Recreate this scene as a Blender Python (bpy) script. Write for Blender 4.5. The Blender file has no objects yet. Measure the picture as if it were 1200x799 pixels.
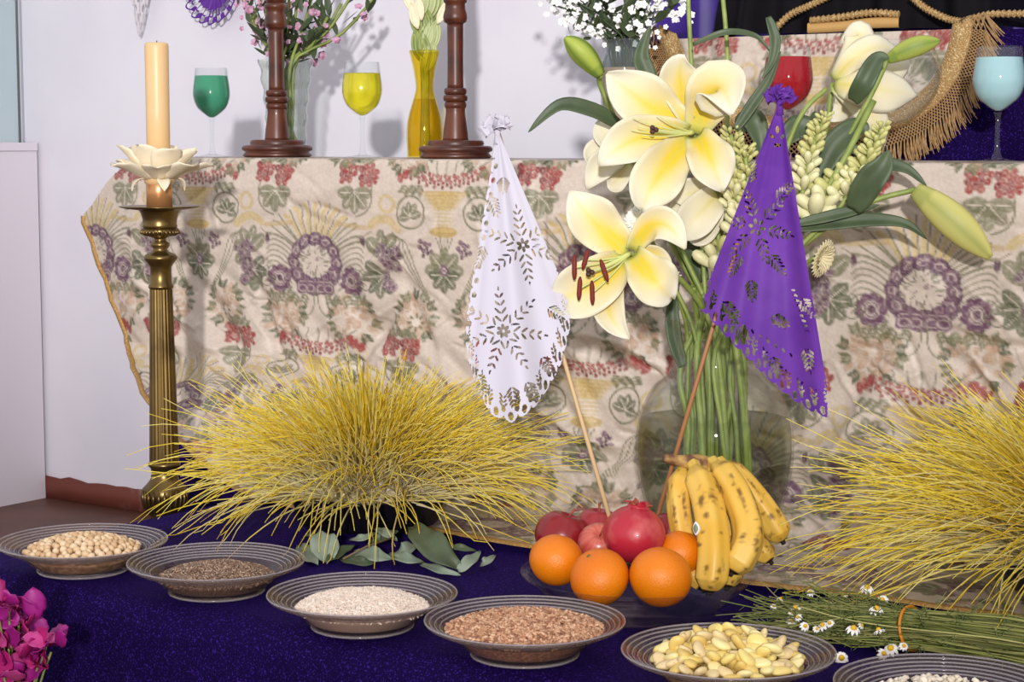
import bpy, math, random
import numpy as np
from mathutils import Vector
random.seed(7); RNG = np.random.default_rng(7)
scene = bpy.context.scene
COL = scene.collection

# ------------------------------------------------------------------ camera
F = 2260.0; W, H = 1200.0, 799.0
PH = math.radians(35.0)                      # the altar is seen obliquely
PT = math.atan(234.5 / F)                    # camera looks slightly down
CAM = np.array([0.0, 0.0, 0.55])
cR = np.array([math.cos(PH), math.sin(PH), 0])
cF = np.array([-math.sin(PH) * math.cos(PT), math.cos(PH) * math.cos(PT), -math.sin(PT)])
cU = np.cross(cR, cF)
cd = bpy.data.cameras.new('camera'); cam = bpy.data.objects.new('camera', cd); COL.objects.link(cam)
cam.location = CAM; cam.rotation_euler = (math.pi / 2 - PT, 0, PH)
cd.sensor_width = 36; cd.lens = 36 * F / W; cd.clip_start = 0.05
scene.camera = cam
# ------------------------------------------------------------------ light
scene.view_settings.view_transform = 'Standard'; scene.view_settings.look = 'None'
scene.view_settings.gamma = 1; scene.view_settings.use_curve_mapping = False
scene.view_settings.exposure = 0.0
wd = bpy.data.worlds.new('room_light'); scene.world = wd; wd.use_nodes = True
wd.node_tree.nodes['Background'].inputs[0].default_value = (0.97, 0.945, 0.975, 1)
wd.node_tree.nodes['Background'].inputs[1].default_value = 0.85
ld = bpy.data.lights.new('flash', 'SPOT'); lo = bpy.data.objects.new('flash', ld); COL.objects.link(lo)
ld.energy = 1800; ld.color = (1.0, 0.965, 0.97); ld.shadow_soft_size = 0.09
ld.spot_size = math.radians(31); ld.spot_blend = 1.0
LPOS = CAM + cR * -0.22 + np.array([0, 0, 0.92]) - np.array([cF[0], cF[1], 0]) * 4.0
lo.location = LPOS


def ray(px, py):
    return cF + cR * ((px - 600) / F) - cU * ((py - 399.5) / F)


def at(px, py, d=None, v=None, z=None, u=None):
    """point of the place seen at a pixel: at depth d, on the plane y=v, at height z or at x=u"""
    r = ray(px, py)
    if d is None:
        if v is not None: d = v / r[1]
        elif z is not None: d = (z - CAM[2]) / r[2]
        else: d = u / r[0]
    return CAM + r * d


def depth(p): return float(np.dot(np.asarray(p) - CAM, cF))


lo.rotation_euler = Vector(at(540, -150, d=3.4) - LPOS).to_track_quat('-Z', 'Y').to_euler()


# ------------------------------------------------------------------ helpers
def lin(c):
    out = []
    for x in c:
        x /= 255.0
        out.append(x / 12.92 if x <= 0.04045 else ((x + 0.055) / 1.055) ** 2.4)
    return tuple(out)


def L4(c): return lin(c) + (1.0,)


MATS = {}


def mat(name, col=(200, 200, 200), rough=0.5, metal=0.0, spec=0.5, trans=0.0, ior=1.45, attr=False, noise=None, bump=None,
        sheen=0.0, sheen_tint=(255, 255, 255), coat=0.0, sss=0.0, transl=0.0, tex='Object', sheen_rough=0.4):
    """noise=(scale, colour2, lo, hi); bump=(scale, strength, distance)"""
    if name in MATS: return MATS[name]
    m = bpy.data.materials.new(name); m.use_nodes = True
    nt = m.node_tree; b = nt.nodes['Principled BSDF']
    b.inputs['Base Color'].default_value = L4(col)
    b.inputs['Roughness'].default_value = rough; b.inputs['Metallic'].default_value = metal
    b.inputs['Specular IOR Level'].default_value = spec
    b.inputs['Transmission Weight'].default_value = trans; b.inputs['IOR'].default_value = ior
    b.inputs['Sheen Weight'].default_value = sheen; b.inputs['Sheen Tint'].default_value = L4(sheen_tint)
    b.inputs['Sheen Roughness'].default_value = sheen_rough
    b.inputs['Coat Weight'].default_value = coat
    if sss:
        b.inputs['Subsurface Weight'].default_value = sss; b.inputs['Subsurface Radius'].default_value = (0.006, 0.004, 0.002)
    src = None
    if attr:
        a = nt.nodes.new('ShaderNodeVertexColor'); a.layer_name = 'Col'; src = a.outputs['Color']
    tc = nt.nodes.new('ShaderNodeTexCoord')
    if noise:
        n = nt.nodes.new('ShaderNodeTexNoise'); n.inputs['Scale'].default_value = noise[0]; n.inputs['Detail'].default_value = 5
        nt.links.new(tc.outputs[tex], n.inputs['Vector'])
        r = nt.nodes.new('ShaderNodeMapRange'); r.inputs['From Min'].default_value = noise[2]; r.inputs['From Max'].default_value = noise[3]
        nt.links.new(n.outputs['Fac'], r.inputs['Value'])
        mx = nt.nodes.new('ShaderNodeMix'); mx.data_type = 'RGBA'
        nt.links.new(r.outputs[0], mx.inputs['Factor'])
        if src: nt.links.new(src, mx.inputs['A'])
        else: mx.inputs['A'].default_value = L4(col)
        mx.inputs['B'].default_value = L4(noise[1]); src = mx.outputs['Result']
    if src: nt.links.new(src, b.inputs['Base Color'])
    if bump:
        n = nt.nodes.new('ShaderNodeTexNoise'); n.inputs['Scale'].default_value = bump[0]; n.inputs['Detail'].default_value = 4
        nt.links.new(tc.outputs[tex], n.inputs['Vector'])
        bp = nt.nodes.new('ShaderNodeBump'); bp.inputs['Strength'].default_value = bump[1]; bp.inputs['Distance'].default_value = bump[2]
        nt.links.new(n.outputs['Fac'], bp.inputs['Height']); nt.links.new(bp.outputs['Normal'], b.inputs['Normal'])
    if transl:
        tl = nt.nodes.new('ShaderNodeBsdfTranslucent'); ms = nt.nodes.new('ShaderNodeMixShader'); ms.inputs[0].default_value = transl
        if src: nt.links.new(src, tl.inputs[0])
        else: tl.inputs[0].default_value = L4(col)
        nt.links.new(b.outputs[0], ms.inputs[1]); nt.links.new(tl.outputs[0], ms.inputs[2]); nt.links.new(ms.outputs[0], nt.nodes['Material Output'].inputs['Surface'])
    MATS[name] = m
    return m


def thin_glass(name, tint=(235, 238, 238), body=0.06, bodycol=(200, 200, 205), rough=0.03, refl=1.0):
    """glass wall: mostly clear, fresnel reflection, a little grey body"""
    if name in MATS: return MATS[name]
    m = bpy.data.materials.new(name); m.use_nodes = True; nt = m.node_tree
    nt.nodes.remove(nt.nodes['Principled BSDF']); out = nt.nodes['Material Output']
    t = nt.nodes.new('ShaderNodeBsdfTransparent'); t.inputs[0].default_value = L4(tint)
    g = nt.nodes.new('ShaderNodeBsdfGlossy'); g.inputs['Roughness'].default_value = rough
    dd = nt.nodes.new('ShaderNodeBsdfDiffuse'); dd.inputs[0].default_value = L4(bodycol)
    lw = nt.nodes.new('ShaderNodeLayerWeight'); lw.inputs[0].default_value = 0.5
    pw = nt.nodes.new('ShaderNodeMath'); pw.operation = 'POWER'; pw.inputs[1].default_value = 3.5
    nt.links.new(lw.outputs['Facing'], pw.inputs[0])
    mu = nt.nodes.new('ShaderNodeMath'); mu.operation = 'MULTIPLY_ADD'; mu.inputs[1].default_value = 0.55 * refl; mu.inputs[2].default_value = 0.018 * refl
    nt.links.new(pw.outputs[0], mu.inputs[0])
    m1 = nt.nodes.new('ShaderNodeMixShader'); m1.inputs[0].default_value = body
    nt.links.new(t.outputs[0], m1.inputs[1]); nt.links.new(dd.outputs[0], m1.inputs[2])
    m2 = nt.nodes.new('ShaderNodeMixShader'); nt.links.new(mu.outputs[0], m2.inputs[0])
    nt.links.new(m1.outputs[0], m2.inputs[1]); nt.links.new(g.outputs[0], m2.inputs[2])
    nt.links.new(m2.outputs[0], out.inputs['Surface'])
    MATS[name] = m
    return m


def liquid(name, col, clear=0.5, ior=1.33):
    """coloured drink: part refracting, part cloudy"""
    if name in MATS: return MATS[name]
    m = bpy.data.materials.new(name); m.use_nodes = True; nt = m.node_tree
    b = nt.nodes['Principled BSDF']; b.inputs['Base Color'].default_value = L4(col); b.inputs['Roughness'].default_value = 0.04
    b.inputs['IOR'].default_value = ior; b.inputs['Transmission Weight'].default_value = clear
    MATS[name] = m
    return m


def mesh_obj(name, verts, faces, m=None, parent=None, smooth=True, cols=None, loc=None):
    me = bpy.data.meshes.new(name)
    verts = np.asarray(verts, dtype=np.float32).reshape(-1, 3)
    if isinstance(faces, np.ndarray):
        nf, k = faces.shape
        me.vertices.add(len(verts)); me.vertices.foreach_set('co', verts.ravel())
        me.loops.add(nf * k); me.loops.foreach_set('vertex_index', faces.astype(np.int32).ravel())
        me.polygons.add(nf); me.polygons.foreach_set('loop_start', np.arange(0, nf * k, k, dtype=np.int32))
        me.update(calc_edges=True)
    else:
        me.from_pydata([tuple(map(float, p)) for p in verts], [], faces); me.update()
    if smooth: me.polygons.foreach_set('use_smooth', np.ones(len(me.polygons), dtype=bool))
    if cols is not None:
        c = np.asarray(cols, dtype=np.float32)
        if c.shape[1] == 3: c = np.hstack([c, np.ones((len(c), 1), np.float32)])
        a = me.color_attributes.new('Col', 'FLOAT_COLOR', 'POINT'); a.data.foreach_set('color', c.ravel())
    if m: me.materials.append(m)
    o = bpy.data.objects.new(name, me); COL.objects.link(o)
    if parent: o.parent = parent
    if loc is not None: o.location = loc
    return o


def tag(o, label, cat, group=None, kind=None):
    o['label'] = label; o['category'] = cat
    if group: o['group'] = group
    if kind: o['kind'] = kind
    return o


def thing(name, label, cat, loc=(0, 0, 0), group=None):
    o = bpy.data.objects.new(name, None); COL.objects.link(o); o.location = [float(x) for x in loc]
    o.empty_display_size = 0.02
    return tag(o, label, cat, group)


def struct(o, label, cat):
    o['kind'] = 'structure'; o['label'] = label; o['category'] = cat
    return o


def link_copy(src, parent=None, loc=None, rot=None, scale=None):
    c = src.copy(); COL.objects.link(c); c.parent = parent
    if loc is not None: c.location = [float(x) for x in loc]
    if rot is not None: c.rotation_euler = rot
    if scale is not None: c.scale = scale
    return c


class MB:
    def __init__(s): s.v = []; s.f = []; s.c = []; s.n = 0

    def add(s, v, f, col=None):
        v = np.asarray(v, float).reshape(-1, 3)
        s.v.append(v); s.f += [tuple(int(i) + s.n for i in q) for q in f]; s.n += len(v)
        if col is not None:
            col = np.asarray(col, float)
            s.c.append(np.tile(col, (len(v), 1)) if col.ndim == 1 else col)

    def build(s, name, m, parent=None, smooth=True, loc=None):
        return mesh_obj(name, np.vstack(s.v), s.f, m, parent, smooth, np.vstack(s.c) if s.c else None, loc)


def lathe(prof, n=40, cap=True):
    prof = list(prof); v = []; f = []
    for r, z in prof:
        for k in range(n):
            a = 2 * math.pi * k / n; v.append((r * math.cos(a), r * math.sin(a), z))
    for i in range(len(prof) - 1):
        for k in range(n):
            k2 = (k + 1) % n
            f.append((i * n + k, i * n + k2, (i + 1) * n + k2, (i + 1) * n + k))
    if cap:
        f.append(tuple(range(n - 1, -1, -1))); f.append(tuple((len(prof) - 1) * n + k for k in range(n)))
    return np.array(v), f


def smooth_prof(pts, n=5):
    """catmull-rom through profile points"""
    P = np.array(pts, float); out = []
    for i in range(len(P) - 1):
        p0 = P[max(i - 1, 0)]; p1 = P[i]; p2 = P[i + 1]; p3 = P[min(i + 2, len(P) - 1)]
        for k in range(n):
            t = k / n
            out.append(0.5 * ((2 * p1) + (-p0 + p2) * t + (2 * p0 - 5 * p1 + 4 * p2 - p3) * t * t + (-p0 + 3 * p1 - 3 * p2 + p3) * t ** 3))
    out.append(P[-1])
    return np.array(out)


def frame_of(t):
    t = t / (np.linalg.norm(t) + 1e-9)
    h = np.array([0, 0, 1.0]) if abs(t[2]) < 0.9 else np.array([1.0, 0, 0])
    a = np.cross(t, h); a /= np.linalg.norm(a)
    return a, np.cross(t, a)


def tube(pts, rad, n=8, caps=True):
    P = np.asarray(pts, float); m = len(P)
    rad = np.broadcast_to(np.asarray(rad, float), (m,))
    T = np.gradient(P, axis=0)
    a, b = frame_of(T[0]); v = []; f = []
    for i in range(m):
        t = T[i] / (np.linalg.norm(T[i]) + 1e-9)
        a = a - t * np.dot(a, t); a /= (np.linalg.norm(a) + 1e-9); b = np.cross(t, a)
        for k in range(n):
            w = 2 * math.pi * k / n
            v.append(P[i] + rad[i] * (math.cos(w) * a + math.sin(w) * b))
    for i in range(m - 1):
        for k in range(n):
            k2 = (k + 1) % n
            f.append((i * n + k, i * n + k2, (i + 1) * n + k2, (i + 1) * n + k))
    if caps:
        f.append(tuple(range(n - 1, -1, -1))); f.append(tuple((m - 1) * n + k for k in range(n)))
    return np.array(v), f


def box(x0, x1, y0, y1, z0, z1):
    v = [(x, y, z) for z in (z0, z1) for y in (y0, y1) for x in (x0, x1)]
    f = [(0, 2, 3, 1), (4, 5, 7, 6), (0, 1, 5, 4), (2, 6, 7, 3), (0, 4, 6, 2), (1, 3, 7, 5)]
    return np.array(v, float), f


def grid_faces(nu, nv, wrap=False):
    i, j = np.meshgrid(np.arange(nu - 1), np.arange(nv - 1 if not wrap else nv), indexing='ij')
    j2 = (j + 1) % nv
    return np.stack([i * nv + j, (i + 1) * nv + j, (i + 1) * nv + j2, i * nv + j2], -1).reshape(-1, 4)


def curve(pts, n=16):
    """smooth curve through points"""
    P = np.asarray(pts, float); m = len(P)
    if m == 2: return P[0] + (P[1] - P[0]) * np.linspace(0, 1, n)[:, None]
    if m == 3:      # quadratic through the middle point
        c = 2 * P[1] - 0.5 * (P[0] + P[2]); t = np.linspace(0, 1, n)[:, None]
        return (1 - t) ** 2 * P[0] + 2 * t * (1 - t) * c + t * t * P[2]
    S = smooth_prof(P, 8)
    k = np.linspace(0, len(S) - 1, n); i = np.clip(k.astype(int), 0, len(S) - 2); fr = (k - i)[:, None]
    return S[i] * (1 - fr) + S[i + 1] * fr


def leaf_sheet(spine, width, normal, cup=0.3, wave=0.0, nx=7, prof=None, fold=0.0, nwave=3, seed=0):
    """petal or leaf: sheet along a 3D spine. returns verts, faces, (t, x) per vertex"""
    S = np.asarray(spine, float); m = len(S); T = np.gradient(S, axis=0)
    nrm = np.asarray(normal, float); v = []; tx = []
    rs = random.Random(seed); ph = rs.random() * 6
    for i in range(m):
        t = i / (m - 1); tt = T[i] / (np.linalg.norm(T[i]) + 1e-9)
        n_ = nrm - tt * np.dot(nrm, tt); n_ /= (np.linalg.norm(n_) + 1e-9); s = np.cross(tt, n_)
        w = width * (prof(t) if prof else math.sin(math.pi * min(1, max(0.02, t * 0.97 + 0.03))) ** 0.8)
        for k in range(nx):
            x = -1 + 2 * k / (nx - 1)
            off = cup * w * x * x + fold * w * abs(x) + wave * width * math.sin(nwave * 2 * math.pi * t + ph + (1.5 if x > 0 else 0)) * abs(x) ** 2
            v.append(S[i] + s * (w * x) + n_ * off); tx.append((t, x))
    return np.array(v), grid_faces(m, nx), np.array(tx)


def solid(o, th):
    md = o.modifiers.new('thickness', 'SOLIDIFY'); md.thickness = th; md.offset = 0
    return o


def mixc(a, b, t):
    t = np.clip(np.asarray(t, float), 0, 1)[..., None]
    return np.asarray(a) * (1 - t) + np.asarray(b) * t


def vnoise(x, y, seed=0):
    """smooth value noise on arrays"""
    r = np.random.default_rng(seed).random((64, 64))
    xi = np.floor(x).astype(int); yi = np.floor(y).astype(int); fx = x - xi; fy = y - yi
    fx = fx * fx * (3 - 2 * fx); fy = fy * fy * (3 - 2 * fy)
    g = lambda a, b: r[a % 64, b % 64]
    return (g(xi, yi) * (1 - fx) + g(xi + 1, yi) * fx) * (1 - fy) + (g(xi, yi + 1) * (1 - fx) + g(xi + 1, yi + 1) * fx) * fy


# ------------------------------------------------------------------ materials
M_wall = mat('white_plaster', (226, 223, 230), 0.85, spec=0.2, noise=(3.0, (216, 213, 222), 0.4, 0.7), bump=(60, 0.05, 0.002))
M_ped = mat('white_paint', (224, 217, 224), 0.6, spec=0.3)
M_base = mat('red_brown_paint', (112, 56, 44), 0.6, noise=(14, (150, 110, 104), 0.58, 0.72), bump=(30, 0.1, 0.002))
M_floor = mat('red_brown_floor', (86, 52, 40), 0.5, noise=(6, (110, 70, 55), 0.4, 0.7))
M_velvet = mat('purple_velvet', (21, 7, 56), 0.8, spec=0.05, noise=(420, (78, 46, 164), 0.55, 0.82), bump=(600, 0.3, 0.002), sheen=0.05, sheen_tint=(120, 84, 255), sheen_rough=0.3)  # bright violet specks paint the sparkle of the pile into the colour
M_satin = mat('purple_satin', (44, 14, 112), 0.5, noise=(7, (64, 30, 140), 0.45, 0.7))
M_broc = mat('brocade', attr=True, rough=0.45, spec=0.5, bump=(700, 0.2, 0.001))
M_gold = mat('gold_braid', (178, 142, 88), 0.4, metal=0.35, noise=(420, (226, 200, 150), 0.5, 0.66), bump=(400, 0.9, 0.004))
M_fringe = mat('gold_thread', (160, 128, 84), 0.55, metal=0.15, noise=(200, (130, 94, 52), 0.45, 0.7))
M_trim = mat('tan_braid', (168, 128, 72), 0.5, metal=0.3, noise=(300, (206, 168, 100), 0.5, 0.7), bump=(400, 0.5, 0.002))
M_black = mat('black_cloth', (11, 9, 12), 0.8, spec=0.15, noise=(14, (17, 13, 22), 0.4, 0.7))
M_brass = mat('aged_brass', (126, 104, 62), 0.32, metal=0.9, noise=(16, (84, 66, 38), 0.45, 0.7))
M_copper = mat('copper_collar', (206, 150, 98), 0.32, metal=0.6)
M_candle = mat('beige_wax', (226, 190, 138), 0.4, sss=0.15, noise=(10, (212, 172, 118), 0.5, 0.8))
M_ivory = mat('ivory_petal', (236, 224, 196), 0.5, sss=0.1)
M_wood = mat('dark_turned_wood', (98, 50, 30), 0.38, coat=0.25, noise=(22, (58, 27, 18), 0.4, 0.66))
M_glass = thin_glass('clear_glass', (252, 253, 253), 0.02, refl=1.0)
M_case = thin_glass('case_glass', (250, 253, 253), 0.06, (214, 226, 226), refl=0.3)
M_plate = thin_glass('plate_glass', (246, 241, 238), 0.10, (140, 124, 112), 0.05, refl=0.8)
M_vase = thin_glass('vase_glass', (251, 252, 250), 0.010, (190, 196, 186), refl=0.95)
M_yglass = thin_glass('yellow_glass', (253, 243, 176), 0.04, (216, 188, 40))
M_water = thin_glass('water', (244, 246, 236), 0.01, (120, 126, 100), 0.02, 0.5)
M_stem = mat('green_stem', (142, 156, 80), 0.45, noise=(40, (112, 130, 58), 0.4, 0.7), sss=0.05)
M_leaf = mat('dark_leaf', (74, 88, 58), 0.5, noise=(25, (54, 70, 44), 0.4, 0.7))
M_lily = mat('lily_petal', attr=True, rough=0.45, spec=0.3, transl=0.2)
M_attr = mat('painted_by_nature', attr=True, rough=0.5, spec=0.3)
M_orange = mat('orange_peel', (216, 110, 4), 0.36, noise=(9, (226, 128, 8), 0.4, 0.7), bump=(620, 0.55, 0.0012), sss=0.05)
M_pom = mat('pomegranate_skin', (172, 36, 52), 0.36, noise=(30, (204, 106, 100), 0.48, 0.8), coat=0.15)
M_calyx = mat('dry_calyx', (150, 70, 50), 0.6)
M_rice = mat('white_rice', attr=True, rough=0.6)
M_stick = mat('pale_wood_stick', (206, 176, 130), 0.5)
M_stick2 = mat('brown_wood_stick', (160, 110, 70), 0.5)
M_wpaper = mat('white_tissue_paper', (194, 190, 201), 0.6, spec=0.2)
M_ppaper = mat('purple_tissue_paper', (88, 42, 134), 0.5, spec=0.2, noise=(20, (102, 54, 148), 0.4, 0.7))
M_rubber = mat('orange_rubber', (206, 128, 24), 0.4)
M_pot = mat('black_pot', (18, 16, 24), 0.45)
M_wf = mat('white_floret', (240, 238, 234), 0.6)

# ------------------------------------------------------------------ setting
WALLV = 3.10; FZ = -0.30; SH = 0.518
struct(mesh_obj('floor', *box(-7, 3, -1, 4, FZ - 0.05, FZ), M_floor, smooth=False), 'red-brown floor beyond the left end of the altar', 'floor')
uc = at(591, 100, v=WALLV)[0]
struct(mesh_obj('wall_back', *box(-7, 3, WALLV, WALLV + 0.1, FZ, 2.6), M_wall, smooth=False), 'white plastered wall behind the whole altar', 'wall')
struct(mesh_obj('wall_panel', *box(uc, 3, WALLV - 0.012, WALLV - 0.0005, FZ + 0.001, 2.6), M_wall, smooth=False), 'slightly raised right half of the white wall behind the lilies', 'wall')
zb = at(110, 566, v=WALLV - 0.004)[2]
nb = 90; bv = []
xs = np.linspace(-5, uc, nb); rr = RNG.normal(0, 0.0025, nb)
for x, e in zip(xs, rr): bv += [(x, WALLV - 0.008, FZ + 0.001), (x, WALLV - 0.008, zb + e), (x, WALLV - 0.0005, zb + e), (x, WALLV - 0.0005, FZ + 0.001)]
struct(mesh_obj('baseboard_back', bv, grid_faces(nb, 4, True), M_base, smooth=False), 'red-brown painted skirting with a ragged top edge, left', 'baseboard')

# white pedestal with glass case, far left
pu = at(49, 400, v=WALLV - 0.01)[0]
pz = 0.55 - 0.004
ped = thing('display_pedestal', 'white painted pedestal at the far left edge under the glass case', 'pedestal', (pu - 0.3, 2.5, FZ))
v, f = box(-0.3, 0.3, -0.55, WALLV - 2.51, 0.0, pz - FZ - 0.02); mesh_obj('body', v, f, M_ped, ped, False)
v, f = box(-0.303, 0.303, -0.553, WALLV - 2.51, pz - FZ - 0.019, pz - FZ); mesh_obj('top_board', v, f, M_ped, ped, False)
gc = thing('glass_case', 'greenish glass display case standing on the white pedestal', 'display case', (pu - 0.3, 2.45, pz))
cb = at(22, 90, u=pu - 0.012)[1] - 2.45
for nm, b in (('pane', (0.28, 0.286, -0.45, cb, 0.001, 0.9)), ('pane', (-0.286, 0.2795, cb - 0.006, cb, 0.001, 0.9)), ('pane', (-0.286, -0.28, -0.45, cb - 0.0065, 0.001, 0.9)), ('pane', (-0.2795, 0.2795, -0.45, -0.444, 0.001, 0.9))):
    mesh_obj(nm, *box(*b), M_case, gc, False)
v, f = tube([(0.284, cb + 0.002, 0.0), (0.284, cb + 0.002, 0.9)], 0.0035, 6); mesh_obj('edge_strip', v, f, mat('grey_edge', (120, 128, 128), 0.3, metal=0.4), gc)

# ------------------------------------------------------------------ velvet platforms
TL = -2.03; TF = 1.60


def velvet_table():
    # top sheet that rolls over the front edge and hangs to the floor in soft folds, with a side drop at the left end
    us = np.linspace(TL, 0.6, 220); R = 0.035
    prof = [(2.449, -0.004), (2.3, -0.002), (2.1, 0), (1.9, 0), (1.75, 0), (1.68, 0)]
    for k in range(9):
        a = math.pi / 2 * k / 8; prof.append((TF + R - R * math.sin(a), -R + R * math.cos(a)))
    for zz in np.linspace(-0.06, FZ + 0.004, 14): prof.append((TF, zz))
    V = []
    for u in us:
        for i, (y, z) in enumerate(prof):
            h = max(0, -z - 0.01) / 0.3
            fold = h * (0.020 * math.sin(u * 23) + 0.012 * math.sin(u * 41 + 1) + 0.008 * math.sin(u * 71 + 2))
            lump = 0.0012 * math.sin(u * 17 + y * 9) * (1 if z > -0.005 else 0)
            V.append((u, y - fold - 0.02 * h, z + lump - 0.0012))
    n = len(prof); F_ = [tuple(q) for q in grid_faces(len(us), n)]
    mb = MB(); mb.add(V, F_)
    ys = np.linspace(2.449, TF, 60); Vs = []
    pz_ = [(0, 0), (-0.01, -0.003), (-0.02, -0.012), (-0.026, -0.03)] + [(-0.028, z) for z in np.linspace(-0.06, FZ + 0.004, 8)]
    for y in ys:
        for dx, z in pz_:
            h = max(0, -z - 0.01) / 0.3
            Vs.append((TL + dx - h * (0.012 * math.sin(y * 30) + 0.01), y, z - 0.0012))
    mb.add(Vs, [tuple(q) for q in grid_faces(len(ys), len(pz_))])
    o = mb.build('velvet_altar_step', M_velvet)
    tag(o, 'low altar step draped in deep purple velvet, carrying the plates and fruit', 'altar step')


velvet_table()


def velvet_block(name, label, u0, u1, v0, v1, z0, z1, amp=0.008, k=40):
    us = np.linspace(u0, u1, 160); R = 0.02
    prof = [(v1, z0), (v1, z1), (v0 + 0.1, z1), (v0 + 0.05, z1)]
    for j in range(7):
        a = math.pi / 2 * j / 6; prof.append((v0 + R - R * math.sin(a), z1 - R + R * math.cos(a)))
    for zz in np.linspace(z1 - 0.06, z0, 12): prof.append((v0, zz))
    V = []
    for u in us:
        for y, z in prof:
            h = min(1, max(0, z1 - z - 0.02) / 0.2) * (1 if y < v0 + 0.03 else 0)
            V.append((u, y + h * amp * (1.2 + math.sin(u * k) + 0.5 * math.sin(u * k * 1.9 + 1)), z))
    n = len(prof); fs = [tuple(q) for q in grid_faces(len(us), n)]
    fs.append(tuple(range(n))); fs.append(tuple((len(us) - 1) * n + i for i in range(n - 1, -1, -1)))
    return tag(mesh_obj(name, V, fs, M_velvet), label, 'altar step')


UL = at(168, 190, v=2.47)[0]
velvet_block('velvet_altar_step', 'tall altar step draped in purple velvet under the flowered brocade', UL, 0.5, 2.485, 3.06, FZ, SH - 0.006)
U3 = at(750, 100, v=2.72)[0]
velvet_block('velvet_altar_step', 'topmost purple velvet step behind the blue glass', U3, 0.5, 2.725, 3.06, SH - 0.005, 0.712, 0.012, 28)

# ------------------------------------------------------------------ brocade pattern (woven motifs, in metres of cloth)
PW, PHT = 0.539, 0.56
RES = 0.001
TW, TH = int(PW / RES), int(PHT / RES)
gx, gy = np.meshgrid((np.arange(TW) + 0.5) * RES, (np.arange(TH) + 0.5) * RES)
CREAM = np.array(lin((200, 186, 172)))
TILE = np.tile(CREAM, (TH, TW, 1))
nz = vnoise(gx * 60 % 64, gy * 60 % 64, 3)
TILE *= (0.94 + 0.1 * nz)[..., None]
RED = lin((146, 58, 54)); RED2 = lin((122, 42, 44)); GRN = lin((112, 112, 82)); GRN2 = lin((80, 88, 60)); PUR = lin((104, 70, 92)); PUR2 = lin((82, 54, 72))
YEL = lin((192, 168, 108)); YEL2 = lin((178, 150, 90)); TAN = lin((170, 136, 108)); PALE = lin((206, 194, 178)); BRN = lin((120, 96, 66))


def win(cx, cy, hx, hy):
    """wrapped window of the tile around a point: index arrays and local coordinates"""
    i0 = int((cx - hx) / RES) - 2; i1 = int((cx + hx) / RES) + 3; j0 = int((cy - hy) / RES) - 2; j1 = int((cy + hy) / RES) + 3
    ii = np.arange(i0, i1); jj = np.arange(j0, j1)
    X, Y = np.meshgrid((ii + 0.5) * RES - cx, (jj + 0.5) * RES - cy)
    return np.ix_(jj % TH, ii % TW), X, Y


def paint(ix, mask, col, op=1.0):
    mask = np.clip(mask, 0, 1)[..., None] * op
    TILE[ix] = TILE[ix] * (1 - mask) + np.asarray(col) * mask


def ell(cx, cy, rx, ry, col, ang=0.0, op=1.0, soft=0.0015):
    q = max(rx, ry) + 0.003; ix, dx, dy = win(cx, cy, q, q); c, s = math.cos(ang), math.sin(ang)
    x = dx * c + dy * s; y = -dx * s + dy * c
    q = np.sqrt((x / rx) ** 2 + (y / ry) ** 2)
    paint(ix, (1 - q) * min(rx, ry) / soft + 0.5, col, op)


def ringp(cx, cy, rx, ry, w, col, op=1.0):
    ix, dx, dy = win(cx, cy, rx + w + 0.002, ry + w + 0.002); q = np.abs(np.sqrt((dx / rx) ** 2 + (dy / ry) ** 2) - 1) * min(rx, ry)
    paint(ix, (w - q) / 0.0012 + 0.5, col, op)


def stroke(pts, w, col, op=1.0, n=14):
    S = curve([(p[0], p[1], 0) for p in pts], n)[:, :2]
    c = (S.min(0) + S.max(0)) / 2; h = (S.max(0) - S.min(0)) / 2 + w + 0.002
    ix, X, Y = win(c[0], c[1], h[0], h[1]); best = np.full(X.shape, 9.0)
    for i in range(len(S) - 1):
        a = S[i] - c; ex, ey = S[i + 1] - S[i]; l2 = ex * ex + ey * ey + 1e-12; dx, dy = X - a[0], Y - a[1]
        t = np.clip((dx * ex + dy * ey) / l2, 0, 1)
        best = np.minimum(best, np.hypot(dx - t * ex, dy - t * ey))
    paint(ix, (w - best) / 0.001 + 0.5, col, op)


def floret(cx, cy, r, col, n=6, a0=0.0):
    for k in range(n):
        a = a0 + 2 * math.pi * k / n
        ell(cx + r * 0.6 * math.cos(a), cy + r * 0.6 * math.sin(a), r * 0.46, r * 0.36, col, a)
    ringp(cx, cy, r * 0.34, r * 0.34, 0.0012, PALE, 0.8); ell(cx, cy, r * 0.18, r * 0.18, PUR2 if col is PUR else RED2)


def cluster(cx, cy, r, col, n):
    """round head of many tiny blooms, each with a pale eye"""
    for k in range(n):
        q = r * math.sqrt((k + 0.5) / n); a = k * 2.4
        x, y = cx + q * math.cos(a), cy + q * math.sin(a); e = r * 0.24 * (0.85 + 0.3 * ((k * 7) % 5) / 5)
        ell(x, y, e * 1.45, e * 1.45, PALE, 0, 0.35); ell(x, y, e * 1.25, e * 1.25, col if k % 3 else RED2 if col is RED else PUR2); ell(x, y, e * 0.3, e * 0.3, PALE, 0, 0.45, 0.001)


def vine_leaf(cx, cy, r, col, rot=0.0):
    for k in range(5):
        a = rot - math.pi / 2 + (k - 2) * 0.75
        ell(cx + r * 0.5 * math.cos(a), cy + r * 0.5 * math.sin(a), r * 0.52, r * 0.3, col, a, 0.85)
    for k in range(5):
        a = rot - math.pi / 2 + (k - 2) * 0.75
        stroke([(cx, cy), (cx + r * 0.85 * math.cos(a), cy + r * 0.85 * math.sin(a))], 0.0008, PALE, 0.9, 4)


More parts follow.
